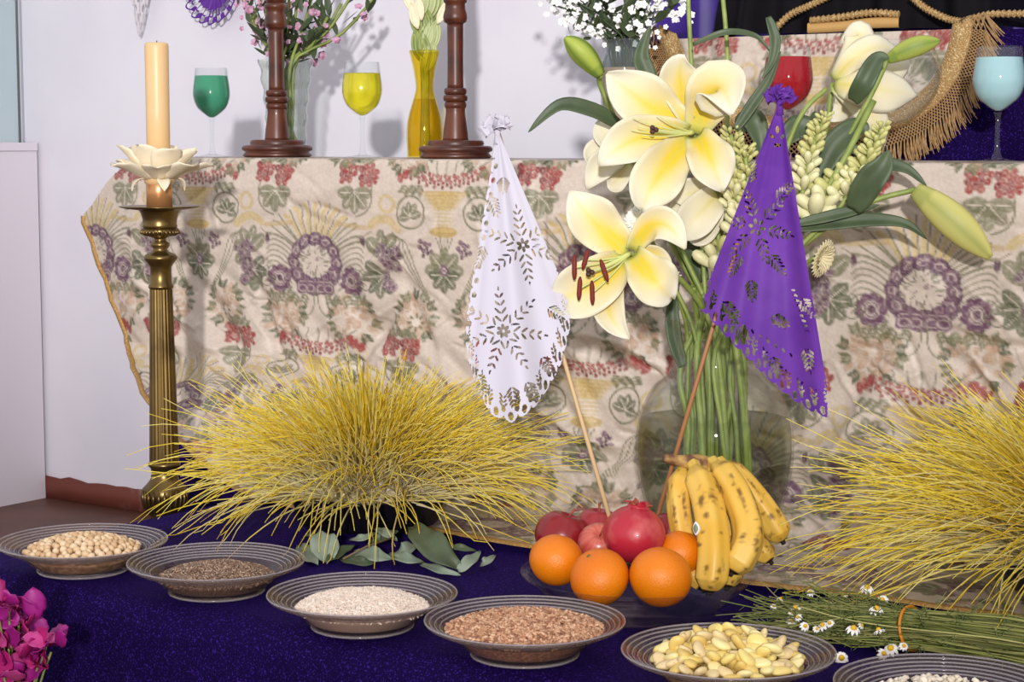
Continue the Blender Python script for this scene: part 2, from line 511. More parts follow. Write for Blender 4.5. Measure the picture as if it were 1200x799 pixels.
def sprig(cx, cy, ang, ln, col, n=5):
    for k in range(n):
        t = (k + 1) / n; x = cx + ln * t * math.cos(ang); y = cy + ln * t * math.sin(ang)
        for s in (-1, 1):
            ell(x + s * 0.005 * -math.sin(ang), y + s * 0.005 * math.cos(ang), 0.0048, 0.0022, col, ang + s * 0.8)
    stroke([(cx, cy), (cx + ln * math.cos(ang), cy + ln * math.sin(ang))], 0.0007, col, 1, 3)


rp = random.Random(4)
for row in (0, 1):
    ox, oy = (0.0 if row == 0 else PW / 2), row * 0.28
    # --- tan blossoms under the wreath and under the grapes
    for s in (-1, 1):
        for bx, by, r in ((-0.195 * s, 0.262, 0.040), (-0.06 * s, 0.252, 0.034)):
            for k in range(44):
                a = rp.random() * 6.28; q = r * 1.15 * math.sqrt(rp.random())
                ell(ox + bx + q * math.cos(a), oy + by + q * math.sin(a) * 0.85, 0.008, 0.006, mixc(TAN, PALE, rp.random() * 0.4), a, 0.8)
            for k in range(9):
                a = rp.random() * 6.28; q = r * (0.3 + 0.6 * rp.random())
                ringp(ox + bx + q * math.cos(a), oy + by + q * math.sin(a) * 0.8, 0.007, 0.006, 0.0008, PALE, 0.7)
            for k in range(10):
                a = 6.28 * k / 10 + rp.random() * 0.4
                sprig(ox + bx + r * 0.9 * math.cos(a), oy + by + r * 0.8 * math.sin(a), a + 0.3, 0.014, GRN2 if k % 2 else GRN, 3)
        ell(ox - 0.06 * s, oy + 0.262, 0.007, 0.007, PALE)
        for k in range(8):
            a = 6.28 * k / 8; ell(ox - 0.06 * s + 0.011 * math.cos(a), oy + 0.262 + 0.011 * math.sin(a), 0.004, 0.0018, GRN2, a)
    # --- wreath with wheat ears
    wx, wy = ox - PW / 2, oy + 0.165
    for k in range(11):
        a = -math.pi / 2 + (k - 5) * 0.23; c = YEL if abs(k - 5) < 4 else GRN
        e = 0.095 if abs(k - 5) < 4 else 0.105
        stroke([(wx + 0.04 * math.cos(a), wy + 0.035 * math.sin(a)), (wx + e * 0.8 * math.cos(a), wy + e * 0.8 * math.sin(a)), (wx + e * math.cos(a) * 1.1, wy + e * math.sin(a) + 0.004)], 0.004 if c is YEL else 0.0018, c, 0.8, 8)
        stroke([(wx + 0.04 * math.cos(a + .07), wy + 0.035 * math.sin(a + .07)), (wx + e * 1.05 * math.cos(a + .1), wy + e * 1.0 * math.sin(a + .1))], 0.0013, GRN, 0.9, 5)
    for k in range(9):
        for s in (-1, 1):
            a = -0.2 + k * 0.1; y0 = wy - 0.03 + k * 0.009
            stroke([(wx + s * 0.05, y0 + 0.01), (wx + s * 0.085, y0 - 0.008), (wx + s * 0.105, y0)], 0.0014, GRN, 0.75, 6)
    for k in range(90):
        a = rp.random() * 6.28; q = 0.034 * math.sqrt(rp.random()); x = wx + q * math.cos(a); y = wy + 0.004 + q * math.sin(a); a2 = a + rp.uniform(-.8, .8)
        stroke([(x, y), (x + 0.007 * math.cos(a2), y + 0.007 * math.sin(a2))], 0.0011, (GRN, PUR, GRN2, PALE)[k % 4], 0.8, 3)
    for k in range(12):
        a = 6.28 * k / 12 - 1.57; big = 1.0 + 0.35 * max(0, math.sin(a)); x = wx + 0.045 * math.cos(a); y = wy + 0.008 + 0.040 * math.sin(a)
        ell(x, y, 0.0155 * big, 0.0115 * big, PUR2, a + 1.3, 0.95); ell(x - 0.001, y - 0.0015, 0.0125 * big, 0.0085 * big, PUR, a + 1.3)
        stroke([(x - 0.008 * math.cos(a + 1.3), y - 0.008 * math.sin(a + 1.3)), (x + 0.003, y - 0.003), (x + 0.009 * math.cos(a + 1.3), y + 0.009 * math.sin(a + 1.3))], 0.0008, PALE, 0.75, 5)
        ringp(x, y, 0.006, 0.005, 0.0007, PALE, 0.5)
    for s in (-1, 1):
        for k in range(4):
            ell(wx + s * (0.012 + 0.016 * (k % 2)), wy + 0.045 + 0.006 * (k // 2), 0.013, 0.009, PUR, s * 0.5); ringp(wx + s * (0.012 + 0.016 * (k % 2)), wy + 0.045 + 0.006 * (k // 2), 0.009, 0.006, 0.0008, PALE, 0.6)
        floret(wx + s * 0.076, wy + 0.036, 0.023, PUR, 9); ringp(wx + s * 0.076, wy + 0.036, 0.012, 0.012, 0.0009, PALE, 0.7)
        for k in range(4):
            sprig(wx + s * (0.02 + 0.02 * k), wy + 0.06, math.pi / 2 - s * 0.5, 0.018, GRN, 3)
        stroke([(wx + s * 0.006, wy + 0.055), (wx + s * 0.008, wy + 0.085), (wx + s * 0.03, wy + 0.1)], 0.0012, GRN, 0.9)
    # --- red pair with leaf between wreath and urn
    for s in (-1, 1):
        bx, by = ox + s * 0.178, oy + 0.022
        vine_leaf(bx + s * 0.004, by + 0.032, 0.036, GRN, math.pi)
        stroke([(bx - s * 0.03, by + 0.02), (bx - s * 0.028, by + 0.055), (bx + s * 0.0, by + 0.072)], 0.0016, GRN, 0.9)
        for q in (-1, 1):
            cluster(bx + q * 0.021, by + 0.003 * q, 0.019, RED, 15)
            for k in range(5):
                ell(bx + q * (0.028 + 0.012 * rp.random()), by - 0.012 + 0.03 * rp.random(), 0.004, 0.0035, RED)
        for k in range(4): sprig(bx - 0.02 + 0.012 * k, by - 0.014, -1.57 + (k - 1.5) * 0.4, 0.014, GRN, 3)
        # yellow scroll
        stroke([(bx - s * 0.03, by + 0.085), (bx - s * 0.055, by + 0.075), (bx - s * 0.085, by + 0.09)], 0.007, YEL, 0.75)
        ringp(bx - s * 0.062, by + 0.05, 0.014, 0.013, 0.003, YEL, 0.7)
        stroke([(bx - s * 0.02, by + 0.09), (bx + s * 0.04, by + 0.085)], 0.004, YEL2, 0.6)
        ell(bx - s * 0.012, by + 0.112, 0.005, 0.008, PUR2)
        stroke([(bx - s * 0.012, by + 0.105), (bx - s * 0.03, by + 0.095)], 0.0008, BRN, 0.8)
    # --- urn
    for k in range(9):
        x = ox - 0.066 + 0.0165 * k; y = oy + 0.034 - 0.014 * ((k - 4) / 4) ** 2
        cluster(x, y, 0.0115, RED, 7)
        stroke([(x, y - 0.008), (ox + (x - ox) * 1.25, oy + 0.002)], 0.0014, GRN, 0.8, 4)
    for s in (-1, 1):
        for k in range(3): ell(ox + s * (0.072 + 0.009 * k), oy + 0.018 + 0.006 * k, 0.006, 0.009, RED, s * 0.5)
        for k in range(3): sprig(ox + s * (0.045 + 0.015 * k), oy + 0.042, math.pi / 2 - s * 0.6, 0.015, GRN, 3)
    for k in range(14):
        t = k / 13; ell(ox, oy + 0.052 + 0.026 * t, 0.046 - 0.026 * t ** 0.8, 0.0022, YEL if k % 3 else YEL2, 0, 0.9)
    for k in range(10): ell(ox, oy + 0.080 + 0.003 * k, 0.018, 0.0022, PALE if k % 2 else YEL, 0, 0.75)
    ell(ox, oy + 0.115, 0.026, 0.009, YEL2); ell(ox, oy + 0.112, 0.02, 0.004, YEL)
    for s in (-1, 1):
        ringp(ox + s * 0.068, oy + 0.085, 0.029, 0.026, 0.0015, GRN); vine_leaf(ox + s * 0.068, oy + 0.092, 0.024, GRN if s < 0 else GRN2, 0.2 * s)
        # berries and grapes
        cluster(ox + s * 0.038, oy + 0.142, 0.014, PUR, 9)
        gx0, gy0 = ox + s * 0.112, oy + 0.168
        vine_leaf(gx0 + s * 0.014, gy0 - 0.012, 0.042, GRN, -0.6 * s); vine_leaf(gx0 + s * 0.018, gy0 + 0.022, 0.036, GRN2, 2.4 * s)
        for k in range(26):
            t = rp.random(); w = 0.025 * (1 - 0.75 * t ** 1.5)
            x = gx0 + (rp.random() * 2 - 1) * w; y = gy0 - 0.028 + 0.075 * t
            ell(x, y, 0.0075, 0.007, PUR if rp.random() < 0.6 else PUR2, 0, 0.95); ringp(x, y, 0.0055, 0.005, 0.0007, PALE, 0.45)
        for q in (0, 1, 2):
            stroke([(ox + s * 0.02, oy + 0.24), (ox + s * (0.06 + 0.008 * q), oy + 0.17), (ox + s * (0.075 + 0.008 * q), oy + 0.135), (ox + s * 0.105, oy + 0.125 - 0.004 * q)], 0.0012, GRN, 0.9)
        ringp(ox + s * 0.165, oy + 0.19, 0.008, 0.008, 0.0009, GRN2); ringp(ox + s * 0.175, oy + 0.205, 0.006, 0.006, 0.0009, GRN2)
        stroke([(ox + s * 0.14, oy + 0.20), (ox + s * 0.165, oy + 0.215), (ox + s * 0.185, oy + 0.2)], 0.0009, GRN2)
    vine_leaf(ox, oy + 0.178, 0.038, GRN, 0); vine_leaf(ox, oy + 0.182, 0.03, GRN2, math.pi)
    floret(ox, oy + 0.176, 0.010, PUR, 6)
    for q in (-2, -1, 0, 1, 2): stroke([(ox, oy + 0.16), (ox + q * 0.008, oy + 0.125)], 0.0012, GRN, 0.9, 4)


# woven look: motifs broken up by the cream ground, fine thread noise
hi = vnoise(gx * 420 % 64, gy * 420 % 64, 21); md = vnoise(gx * 150 % 64, gy * 150 % 64, 22)
TILE += (CREAM - TILE) * (0.30 * np.clip(hi - 0.45, 0, 1) / 0.55 + 0.14 * np.clip(md - 0.4, 0, 1) / 0.6)[..., None]
TILE *= (0.90 + 0.2 * hi)[..., None]


def brocade_color(s, t, u0=-1.84, t0=0.0):
    x = ((s - u0) % PW) / RES - 0.5; y = ((t - t0) % PHT) / RES - 0.5
    xi = np.floor(x).astype(int); yi = np.floor(y).astype(int); fx = (x - xi)[..., None]; fy = (y - yi)[..., None]
    g = lambda a, b: TILE[b % TH, a % TW]
    return (g(xi, yi) * (1 - fx) + g(xi + 1, yi) * fx) * (1 - fy) + (g(xi, yi + 1) * (1 - fx) + g(xi + 1, yi + 1) * fx) * fy


def crease_field(S, T, n, seed, amp, lmin, lmax, wmin, wmax, srange, trange, zone=None):
    r = random.Random(seed); D = np.zeros_like(S)
    for _ in range(n):
        cx = r.uniform(*srange); cy = r.uniform(*trange); a = r.choice((0.55, 0.75, 2.4, 2.6, 1.3, 0.2)) + r.uniform(-0.3, 0.3)
        l = r.uniform(lmin, lmax); w = r.uniform(wmin, wmax); A = amp * r.choice((-1, 1)) * r.uniform(0.4, 1)
        bend = r.uniform(-2, 2)
        i0, i1 = np.searchsorted(S[:, 0], (cx - l - 3 * w, cx + l + 3 * w)); j0, j1 = np.searchsorted(T[0], (cy - l - 3 * w, cy + l + 3 * w))
        Sx = S[i0:i1, j0:j1] - cx; Tx = T[i0:i1, j0:j1] - cy
        x = Sx * math.cos(a) + Tx * math.sin(a); y = -Sx * math.sin(a) + Tx * math.cos(a) - bend * x * x
        D[i0:i1, j0:j1] += A * np.exp(-(y / w) ** 2) * np.clip(1 - (x / l) ** 2, 0, 1)
    return D


# left outline of the cloth: (distance down the cloth, x)
LT = [-0.3, -0.01, 0.0, 0.03, 0.11, 0.17, 0.25, 0.36, 0.46, 0.56, 0.66, 0.75, 0.9, 1.2]
LU = [UL + .02, UL + 0.015, UL - 0.005, UL - 0.06, UL - 0.152, UL - 0.12, UL - 0.075, UL - 0.02, UL + 0.10, UL + 0.26, UL + 0.47, UL + 0.68, UL + 0.86, UL + 1.2]


def brocade_cloth():
    du, dt = 0.0029, 0.0021
    us = np.arange(-2.70, -0.56, du); ts = np.arange(-0.27, 0.93, dt)
    nu, nt = len(us), len(ts)
    V = np.zeros((nu, nt, 3)); FV = 2.450; ZT = SH + 0.003
    # profile per u
    for i, u in enumerate(us):
        k = np.clip((u + 2.15) / 0.7, 0, 1); k = k * k * (3 - 2 * k)
        zc = 0.17 * (1 - k) + 0.075 * k; hx = 0.27 * (1 - k) + 0.075 * k
        tc_ = ZT - zc; sl = math.hypot(zc - 0.006, hx)
        t = ts; y = np.full(nt, FV); z = ZT - t
        m = t > tc_; q = np.clip((t - tc_) / sl, 0, 1)
        y = np.where(m, FV - hx * q, y); z = np.where(m, zc - (zc - 0.006) * q, z)
        m2 = t > tc_ + sl; y = np.where(m2, FV - hx - (t - tc_ - sl), y); z = np.where(m2, 0.006, z)
        m3 = t < 0; y = np.where(m3, FV - t, y); z = np.where(m3, ZT, z)
        # soften corners
        def sm(a, w):
            kern = np.hanning(w); kern /= kern.sum(); p = np.pad(a, w // 2, mode='edge')
            slope0 = a[1] - a[0]; slope1 = a[-1] - a[-2]
            p[:w // 2] = a[0] - slope0 * np.arange(w // 2, 0, -1); p[-(w // 2):] = a[-1] + slope1 * np.arange(1, w // 2 + 1)
            return np.convolve(p, kern, 'valid')[:nt]
        y1, z1 = sm(y, 41), sm(z, 41); y2, z2 = sm(y, 13), sm(z, 13)
        b = np.clip((t - 0.06) / 0.05, 0, 1)
        V[i, :, 0] = u; V[i, :, 1] = y2 * (1 - b) + y1 * b; V[i, :, 2] = z2 * (1 - b) + z1 * b
    S, T = np.meshgrid(us, ts, indexing='ij')
    D = crease_field(S, T, 130, 5, 0.013, 0.05, 0.17, 0.006, 0.016, (-2.7, -0.5), (0.05, 0.62))
    D += crease_field(S, T, 90, 9, 0.019, 0.06, 0.2, 0.010, 0.022, (-2.6, -0.5), (0.28, 0.58))
    D += crease_field(S, T, 340, 15, 0.0055, 0.02, 0.08, 0.003, 0.006, (-2.7, -0.5), (0.02, 0.65))
    D += 0.010 * (vnoise(S * 9 + 30, T * 7 + 5, 8) - 0.5)
    D *= np.clip(T / 0.05, 0, 1) * (0.5 + 0.5 * np.clip((T - 0.1) / 0.2, 0, 1)) * np.clip((0.66 - T) / 0.1, 0.12, 1)
    D += np.where(T > 0.55, 0.004, 0.010) * np.clip(T / 0.05, 0, 1)
    D *= np.clip((S - np.interp(T, LT, LU)) / 0.12, 0.12, 1)
    # normals of the base surface
    gu = np.zeros_like(V); gu[..., 0] = 1; gt = np.gradient(V, axis=1)
    N = np.cross(gt, gu); N /= np.linalg.norm(N, axis=2, keepdims=True)
    s_ = np.sign(np.sum(N[:, nt // 3, 1])); N *= -s_
    V = V + N * D[..., None]
    # the free left flap swings a little forward/back
    flap = np.clip((UL - S) / 0.15, 0, 1); V[..., 1] += flap * 0.01
    V[..., 2] = np.where((V[..., 1] < 2.40) & (V[..., 0] > TL - 0.02), np.maximum(V[..., 2], 0.0035), V[..., 2])
    # outline: left edge as a function of t; front edge on the table
    ledge = np.interp(ts, LT, LU) + 0.002 * np.sin(ts * 90)
    ins = S >= ledge[None, :]
    vend = 2.085 + 0.012 * np.sin(S * 7) + 0.006 * np.sin(S * 19 + 1)
    ins &= ~((T > 0.5) & (V[..., 1] < vend))
    idx = grid_faces(nu, nt); keep = ins.ravel()[idx].all(1); idx = idx[keep]
    used = np.unique(idx); remap = -np.ones(nu * nt, int); remap[used] = np.arange(len(used))
    c = brocade_color(S, T).reshape(-1, 3)[used]
    o = mesh_obj('brocade_cloth', V.reshape(-1, 3)[used], remap[idx], M_broc, None, True, c)
    tag(o, 'cream silk brocade altar cloth woven with red, purple and green flowers', 'altar cloth')
    # braid along the left edge and the front edge, swept on the cloth itself
    path = []
    for j in range(int(0.0 / dt), nt, 6):
        if ts[j] < 0.105: continue
        i = int(np.searchsorted(us, ledge[j]))
        if i >= nu: break
        p = V[i, j]
        if ts[j] > 0.5 and p[1] < 2.10: break
        path.append(p + N[i, j] * 0.001)
    P = np.array(path); tn = np.gradient(P, axis=0); tn /= np.linalg.norm(tn, axis=1, keepdims=True)
    ex = np.array([1.0, 0, 0]); vv = []
    for p, t in zip(P, tn):
        s = ex - t * np.dot(ex, t); s /= np.linalg.norm(s); nn = np.cross(t, s)
        nn = nn if nn[1] < 0 else -nn
        for a, h in ((-0.003, 0.0), (-0.0025, 0.002), (0, 0.003), (0.006, 0.002), (0.0065, 0.0)): vv.append(p + s * a + nn * h)
    mesh_obj('edge_braid', vv, grid_faces(len(P), 5), M_trim, o)
    path = []
    for i in range(0, nu, 4):
        js = np.where(ins[i])[0]
        if len(js) and ts[js[-1]] > 0.6 and us[i] > -1.95: path.append(V[i, js[-1]])
    P = np.array(path)
    vv = []
    for p in P:
        for a, h in ((-0.005, 0.0), (-0.004, 0.003), (0.004, 0.004), (0.007, 0.002)): vv.append(p + np.array([0, a, h]))
    mesh_obj('front_braid', vv, grid_faces(len(P), 4), M_trim, o)


brocade_cloth()


# ------------------------------------------------------------------ upper apron with gold fringe
def apron():
    FV = 2.716; Z3 = 0.7135
    pts = [(1121, 26), (1117, 50), (1107, 78), (1092, 100), (1070, 118), (1045, 130), (1008, 140), (958, 143), (905, 138), (862, 124), (832, 104), (812, 80), (800, 55), (792, 36)]
    B = np.array([at(x, y, v=FV) for x, y in pts]); B = smooth_prof(B[:, [0, 2]], 6); B[0, 1] = B[-1, 1] = Z3
    us = np.arange(B[:, 0].min() - 0.01, B[:, 0].max() + 0.01, 0.003); zs = np.arange(B[:, 1].min() - 0.01, Z3 + 0.001, 0.003)
    S, Z = np.meshgrid(us, zs, indexing='ij')
    inside = np.zeros(S.shape, bool); n = len(B)
    for i in range(n):
        a, b = B[i], B[(i + 1) % n]
        c = ((a[1] > Z) != (b[1] > Z)); x = a[0] + (Z - a[1]) * (b[0] - a[0]) / (b[1] - a[1] + 1e-12)
        inside ^= c & (S < x)
    D = crease_field(S, Z, 30, 3, 0.003, 0.04, 0.12, 0.005, 0.01, (us[0], us[-1]), (zs[0], zs[-1])) + 0.008 * (vnoise(S * 8 + 40, Z * 8, 2) - 0.5)
    V = np.stack([S, FV - 0.004 - np.abs(D), Z], -1)
    idx = grid_faces(len(us), len(zs)); keep = inside.ravel()[idx].any(1); idx = idx[keep]
    used = np.unique(idx); rm = -np.ones(S.size, int); rm[used] = np.arange(len(used))
    col = brocade_color(S, Z3 - Z + 0.015, u0=-1.33).reshape(-1, 3)[used]
    o = mesh_obj('fringed_apron', V.reshape(-1, 3)[used], rm[idx], M_broc, None, True, col)
    tag(o, 'rounded brocade vestment with gold fringe hanging behind the red glass', 'vestment')
    # cloth on top of the step
    v, f = box(B[-1, 0] - 0.02, B[0, 0] + 0.03, FV - 0.002, FV + 0.2, Z3, Z3 + 0.003)
    T = np.gradient(B, axis=0); T /= np.linalg.norm(T, axis=1, keepdims=True); N = np.stack([T[:, 1], -T[:, 0]], 1)
    cen = np.array([B[:, 0].mean(), Z3]); N *= np.sign(np.sum(N * (B - cen), 1))[:, None]
    p3 = lambda q, dy=0.0: np.array([q[0], FV - 0.008 - dy, q[1]])
    vv = []
    for b, nn in zip(B, N):
        for w, h in ((-0.003, 0.0), (0.0, 0.005), (0.014, 0.007), (0.028, 0.005), (0.030, 0.0)): vv.append(p3(b + nn * w, h))
    mesh_obj('gold_braid', vv, grid_faces(len(B), 5), M_gold, o)
    # knotted net and fringe
    m = 118; tt = np.linspace(0, len(B) - 1, m); Bi = np.array([[np.interp(t, range(len(B)), B[:, k]) for k in (0, 1)] for t in tt])
    Ni = np.array([[np.interp(t, range(len(B)), N[:, k]) for k in (0, 1)] for t in tt]); Ni /= np.linalg.norm(Ni, axis=1, keepdims=True)
    net = MB()
    for k in range(m - 1):
        for lv in range(3):
            a0 = Bi[k] + Ni[k] * (0.028 + 0.0075 * lv); a1 = Bi[k + 1] + Ni[k + 1] * (0.028 + 0.0075 * (lv + 1))
            b0 = Bi[k + 1] + Ni[k + 1] * (0.028 + 0.0075 * lv); b1 = Bi[k] + Ni[k] * (0.028 + 0.0075 * (lv + 1))
            for a, b in ((a0, a1), (b0, b1)): net.add(*tube([p3(a, 0.003), p3(b, 0.003)], 0.0011, 4, False))
    net.build('knotted_net', M_fringe, o)['kind'] = 'stuff'
    fr = MB(); r = random.Random(2)
    for k in range(m):
        for q in range(4):
            a = Bi[k] + Ni[k] * 0.050; d = Ni[k] * 0.55 + np.array([r.uniform(-.18, .18), -0.75]); d /= np.linalg.norm(d)
            l = r.uniform(0.030, 0.042)
            fr.add(*tube([p3(a, 0.003), p3(a + d * l * 0.5, 0.006 + r.random() * 0.004), p3(a + d * l + np.array([r.uniform(-.004, .004), 0]), 0.004 + r.random() * 0.004)], (0.0014, 0.0013, 0.0006), 4, False))
    fr.build('fringe', M_fringe, o)['kind'] = 'stuff'
    return Z3


Z3 = apron()


def black_robe():
    # lower folds of a black robe trimmed with gold cord, spread on the topmost step
    u0, u1 = at(812, 30, v=2.72)[0], at(1172, 20, v=2.72)[0]
    us = np.linspace(u0, u1, 120); V = []
    ks = np.linspace(0, 1, 22)
    for u in us:
        x = (u - u0) / (u1 - u0)
        edge = min(1, x / 0.04, (1 - x) / 0.04) ** 0.5 if 0 < x < 1 else 0
        for k in ks:
            fold = 0.016 * math.sin(x * 26) * (1 - 0.5 * k) + 0.008 * math.sin(x * 55 + 1)
            V.append((u + (0.5 - x) * 0.12 * k, 2.735 + (1 - edge) * 0.12 + fold * edge + 0.10 * k ** 1.4, Z3 + 0.004 + 0.45 * k * (0.25 + 0.75 * edge)))
    n = len(ks)
    o = thing('black_robe', 'black robe with gold cord trim spread over the topmost step', 'robe', (0, 0, 0))
    mesh_obj('robe_cloth', V, grid_faces(len(us), n), M_black, o)
    for k, pl in enumerate(([(905, 38), (925, 18), (950, 6), (975, -6)], [(950, 24), (985, 20), (1020, 15), (1054, 17)], [(1068, -4), (1085, 10), (1110, 22), (1130, 26)], [(1130, 25), (1160, 17), (1200, 16), (1230, 12)])):
        P = curve([at(x, y, v=2.712) for x, y in pl], 60)
        rad = 0.0052 + 0.0016 * np.sin(np.arange(60) * 2.1)
        mesh_obj('gold_cord', *tube(P, rad, 8), M_gold, o)
    P = curve([at(x, y, v=2.714) for x, y in [(947, 33), (985, 31), (1020, 27), (1054, 26)]], 30)
    vv = []
    for p in P:
        for a, h in ((-0.008, 0), (-0.006, 0.003), (0.006, 0.003), (0.008, 0)): vv.append(p + np.array([0, -h, a]))
    mesh_obj('gold_ribbon', vv, grid_faces(30, 4), mat('flat_gold_ribbon', (196, 156, 96), 0.5, metal=0.3), o)
    # purple hanging behind
    a0 = at(746, 20, v=3.04)[0]; us = np.linspace(a0, 0.8, 140); zs = np.linspace(Z3 + 0.003, 1.6, 10); V = []
    for u in us:
        for z in zs: V.append((u, 3.03 + 0.018 * math.sin(u * 45) + 0.01 * math.sin(u * 83 + 1 + z), z))
    tag(mesh_obj('purple_curtain', V, grid_faces(len(us), len(zs)), M_satin), 'shiny purple cloth hanging against the wall above the topmost step', 'curtain')


black_robe()


# ------------------------------------------------------------------ floor-standing brass candlestick
def rel_prof(cx, d, z0, rows):
    """rows of (half width px, y px) on an upright thing standing at depth d -> (r, z)"""
    out = []
    for w, y in rows:
        out.append((w * d / F, at(cx, y, d=d)[2]))
    return out


def candlestick():
    base = np.array([-2.125, 2.10]); p = np.array([base[0], base[1], 0.2]); d = depth(p); cx = 600 + F * np.dot(p - CAM, cR) / d
    t = thing('brass_candlestick', 'tall fluted brass candlestick at the left end of the altar', 'candlestick', (base[0], base[1], FZ))
    Z = lambda y: at(cx, y, d=d)[2] - FZ
    k = d / F
    foot = [(0.042, 0.0), (0.043, 0.01), (0.039, 0.03), (0.030, 0.05), (0.024, 0.07), (0.020, 0.10), (0.020, Z(625) - 0.02), (16 * k, Z(615))]
    foot += [(19 * k, Z(606)), (24 * k, Z(595)), (26 * k, Z(582)), (26 * k, Z(574)), (22 * k, Z(570)), (17 * k, Z(564)), (15 * k, Z(556)), (16 * k, Z(550)), (19 * k, Z(547)), (19 * k, Z(544)), (16.5 * k, Z(542))]
    foot = [foot[0]] + foot[1:]
    mesh_obj('foot', *lathe(foot, 40), M_brass, t)
    # gadroons on the bulb
    for j in range(24):
        a = 2 * math.pi * j / 24
        pts = [(r * 1.0 * math.cos(a), r * math.sin(a), z) for r, z in ((19 * k, Z(605)), (24 * k, Z(596)), (26.3 * k, Z(584)), (26.2 * k, Z(575)))]
        mesh_obj('gadroon', *tube(pts, (0.001, 0.0028, 0.0034, 0.0012), 5), M_brass, t)
    # fluted shaft: tapering star section
    n = 96; V = []; zs = np.linspace(Z(542), Z(337), 12)
    for i, z in enumerate(zs):
        r = (17.3 - 4.2 * i / 11) * k
        for j in range(n):
            a = 2 * math.pi * j / n; q = abs(math.sin(a * 10)); rr = r * (1 - 0.12 * (1 - q) ** 2)
            V.append((rr * math.cos(a), rr * math.sin(a), z))
    mesh_obj('fluted_shaft', V, grid_faces(12, n, True), M_brass, t)
    up = [(13, 338), (14.5, 336), (14.5, 334), (12.5, 331), (12.2, 322), (12.5, 312), (15, 308), (19, 303), (19.5, 300), (17, 297), (10, 294), (8, 291), (11, 287), (11, 284), (7, 281), (7, 278), (14, 276), (21, 273), (22, 269), (20, 266)]
    mesh_obj('turned_collar', *lathe([(w * k, Z(y)) for w, y in up], 40), M_brass, t)
    for j in range(28):
        a = 2 * math.pi * j / 28
        pts = [(r * math.cos(a), r * math.sin(a), z) for r, z in ((17 * k, Z(275)), (22 * k, Z(271.5)), (20.5 * k, Z(267)))]
        mesh_obj('gadroon', *tube(pts, (0.0008, 0.0026, 0.0008), 5), M_brass, t)
    cup = [(19, 266), (20.5, 264.5), (19.5, 262), (20, 256), (21.5, 250), (23, 247), (24, 245.5), (40, 243.5), (46.5, 242), (46.5, 240.6), (40, 241.5), (16, 242)]
    mesh_obj('drip_cup', *lathe([(w * k, Z(y)) for w, y in cup], 48), M_brass, t)
    col = [(15, 243), (15, 214), (14.2, 213)]
    mesh_obj('socket', *lathe([(w * k, Z(y)) for w, y in col], 32), M_copper, t)
    # candle
    c = thing('candle', 'thick unlit beige candle rising from the brass candlestick', 'candle', (base[0], base[1], Z(213) + FZ))
    hz = Z(52) - Z(213)
    pr = [(13.6 * k, 0), (13.6 * k, hz * 0.5), (13.8 * k, hz - 0.006), (13.2 * k, hz - 0.002), (11.5 * k, hz), (8 * k, hz - 0.002), (3 * k, hz - 0.003)]
    mesh_obj('wax', *lathe(pr, 36), M_candle, c)
    mesh_obj('wick', *tube([(0, 0, hz - 0.003), (0.0004, 0, hz + 0.0), (0.001, 0, hz + 0.003)], 0.0008, 6), M_black, c)
    # wax flower collar
    fl = thing('wax_flower_collar', 'ivory petal collar around the foot of the beige candle', 'candle ring', (base[0], base[1], Z(214) + FZ))
    mesh_obj('ring', *lathe([(14 * k, -0.003), (16.5 * k, 0.0), (17.5 * k, 0.008), (15 * k, 0.016), (13.9 * k, 0.017)], 32), M_candle, fl)
    r = random.Random(3)
    for j in range(14):
        a = 2 * math.pi * j / 14 + r.uniform(-.1, .1); big = j % 2
        dr = np.array([math.cos(a), math.sin(a), 0]); L = 0.034 + 0.014 * r.random() if big else 0.050 + 0.016 * r.random()
        up_ = 0.040 + 0.012 * r.random() if big else 0.016 + 0.012 * r.random()
        S = curve([dr * 0.016 + [0, 0, 0.003], dr * (0.016 + L * 0.65) + [0, 0, 0.008 + up_ * 0.6], dr * (0.016 + L * 1.05) + [0, 0, 0.006 + up_ * (1.02)]], 9)
        v, f, _ = leaf_sheet(S, 0.024, -dr * 0.8 + np.array([0, 0, 0.8]), 0.35, 0.05, 9, lambda t: (0.30 + 0.70 * math.sin(math.pi * min(1, t * 0.8 + 0.05))) * (1 if t < 0.6 else max(0.02, 1 - ((t - 0.6) / 0.4) ** 2.5)), seed=j)
        solid(mesh_obj('petal', v, f, M_ivory, fl), 0.0012)
    for j in range(4):
        a = 1.2 + 1.5 * j; dr = np.array([math.cos(a), math.sin(a), 0])
        S = curve([dr * 0.018 + [0, 0, 0.004], dr * 0.034 + [0, 0, 0.004], dr * 0.042 + [0, 0, -0.012]], 7)
        v, f, _ = leaf_sheet(S, 0.010, np.array([0, 0, 1.0]) + dr, 0.2, 0.0, 5); solid(mesh_obj('petal', v, f, M_ivory, fl), 0.001)


candlestick()


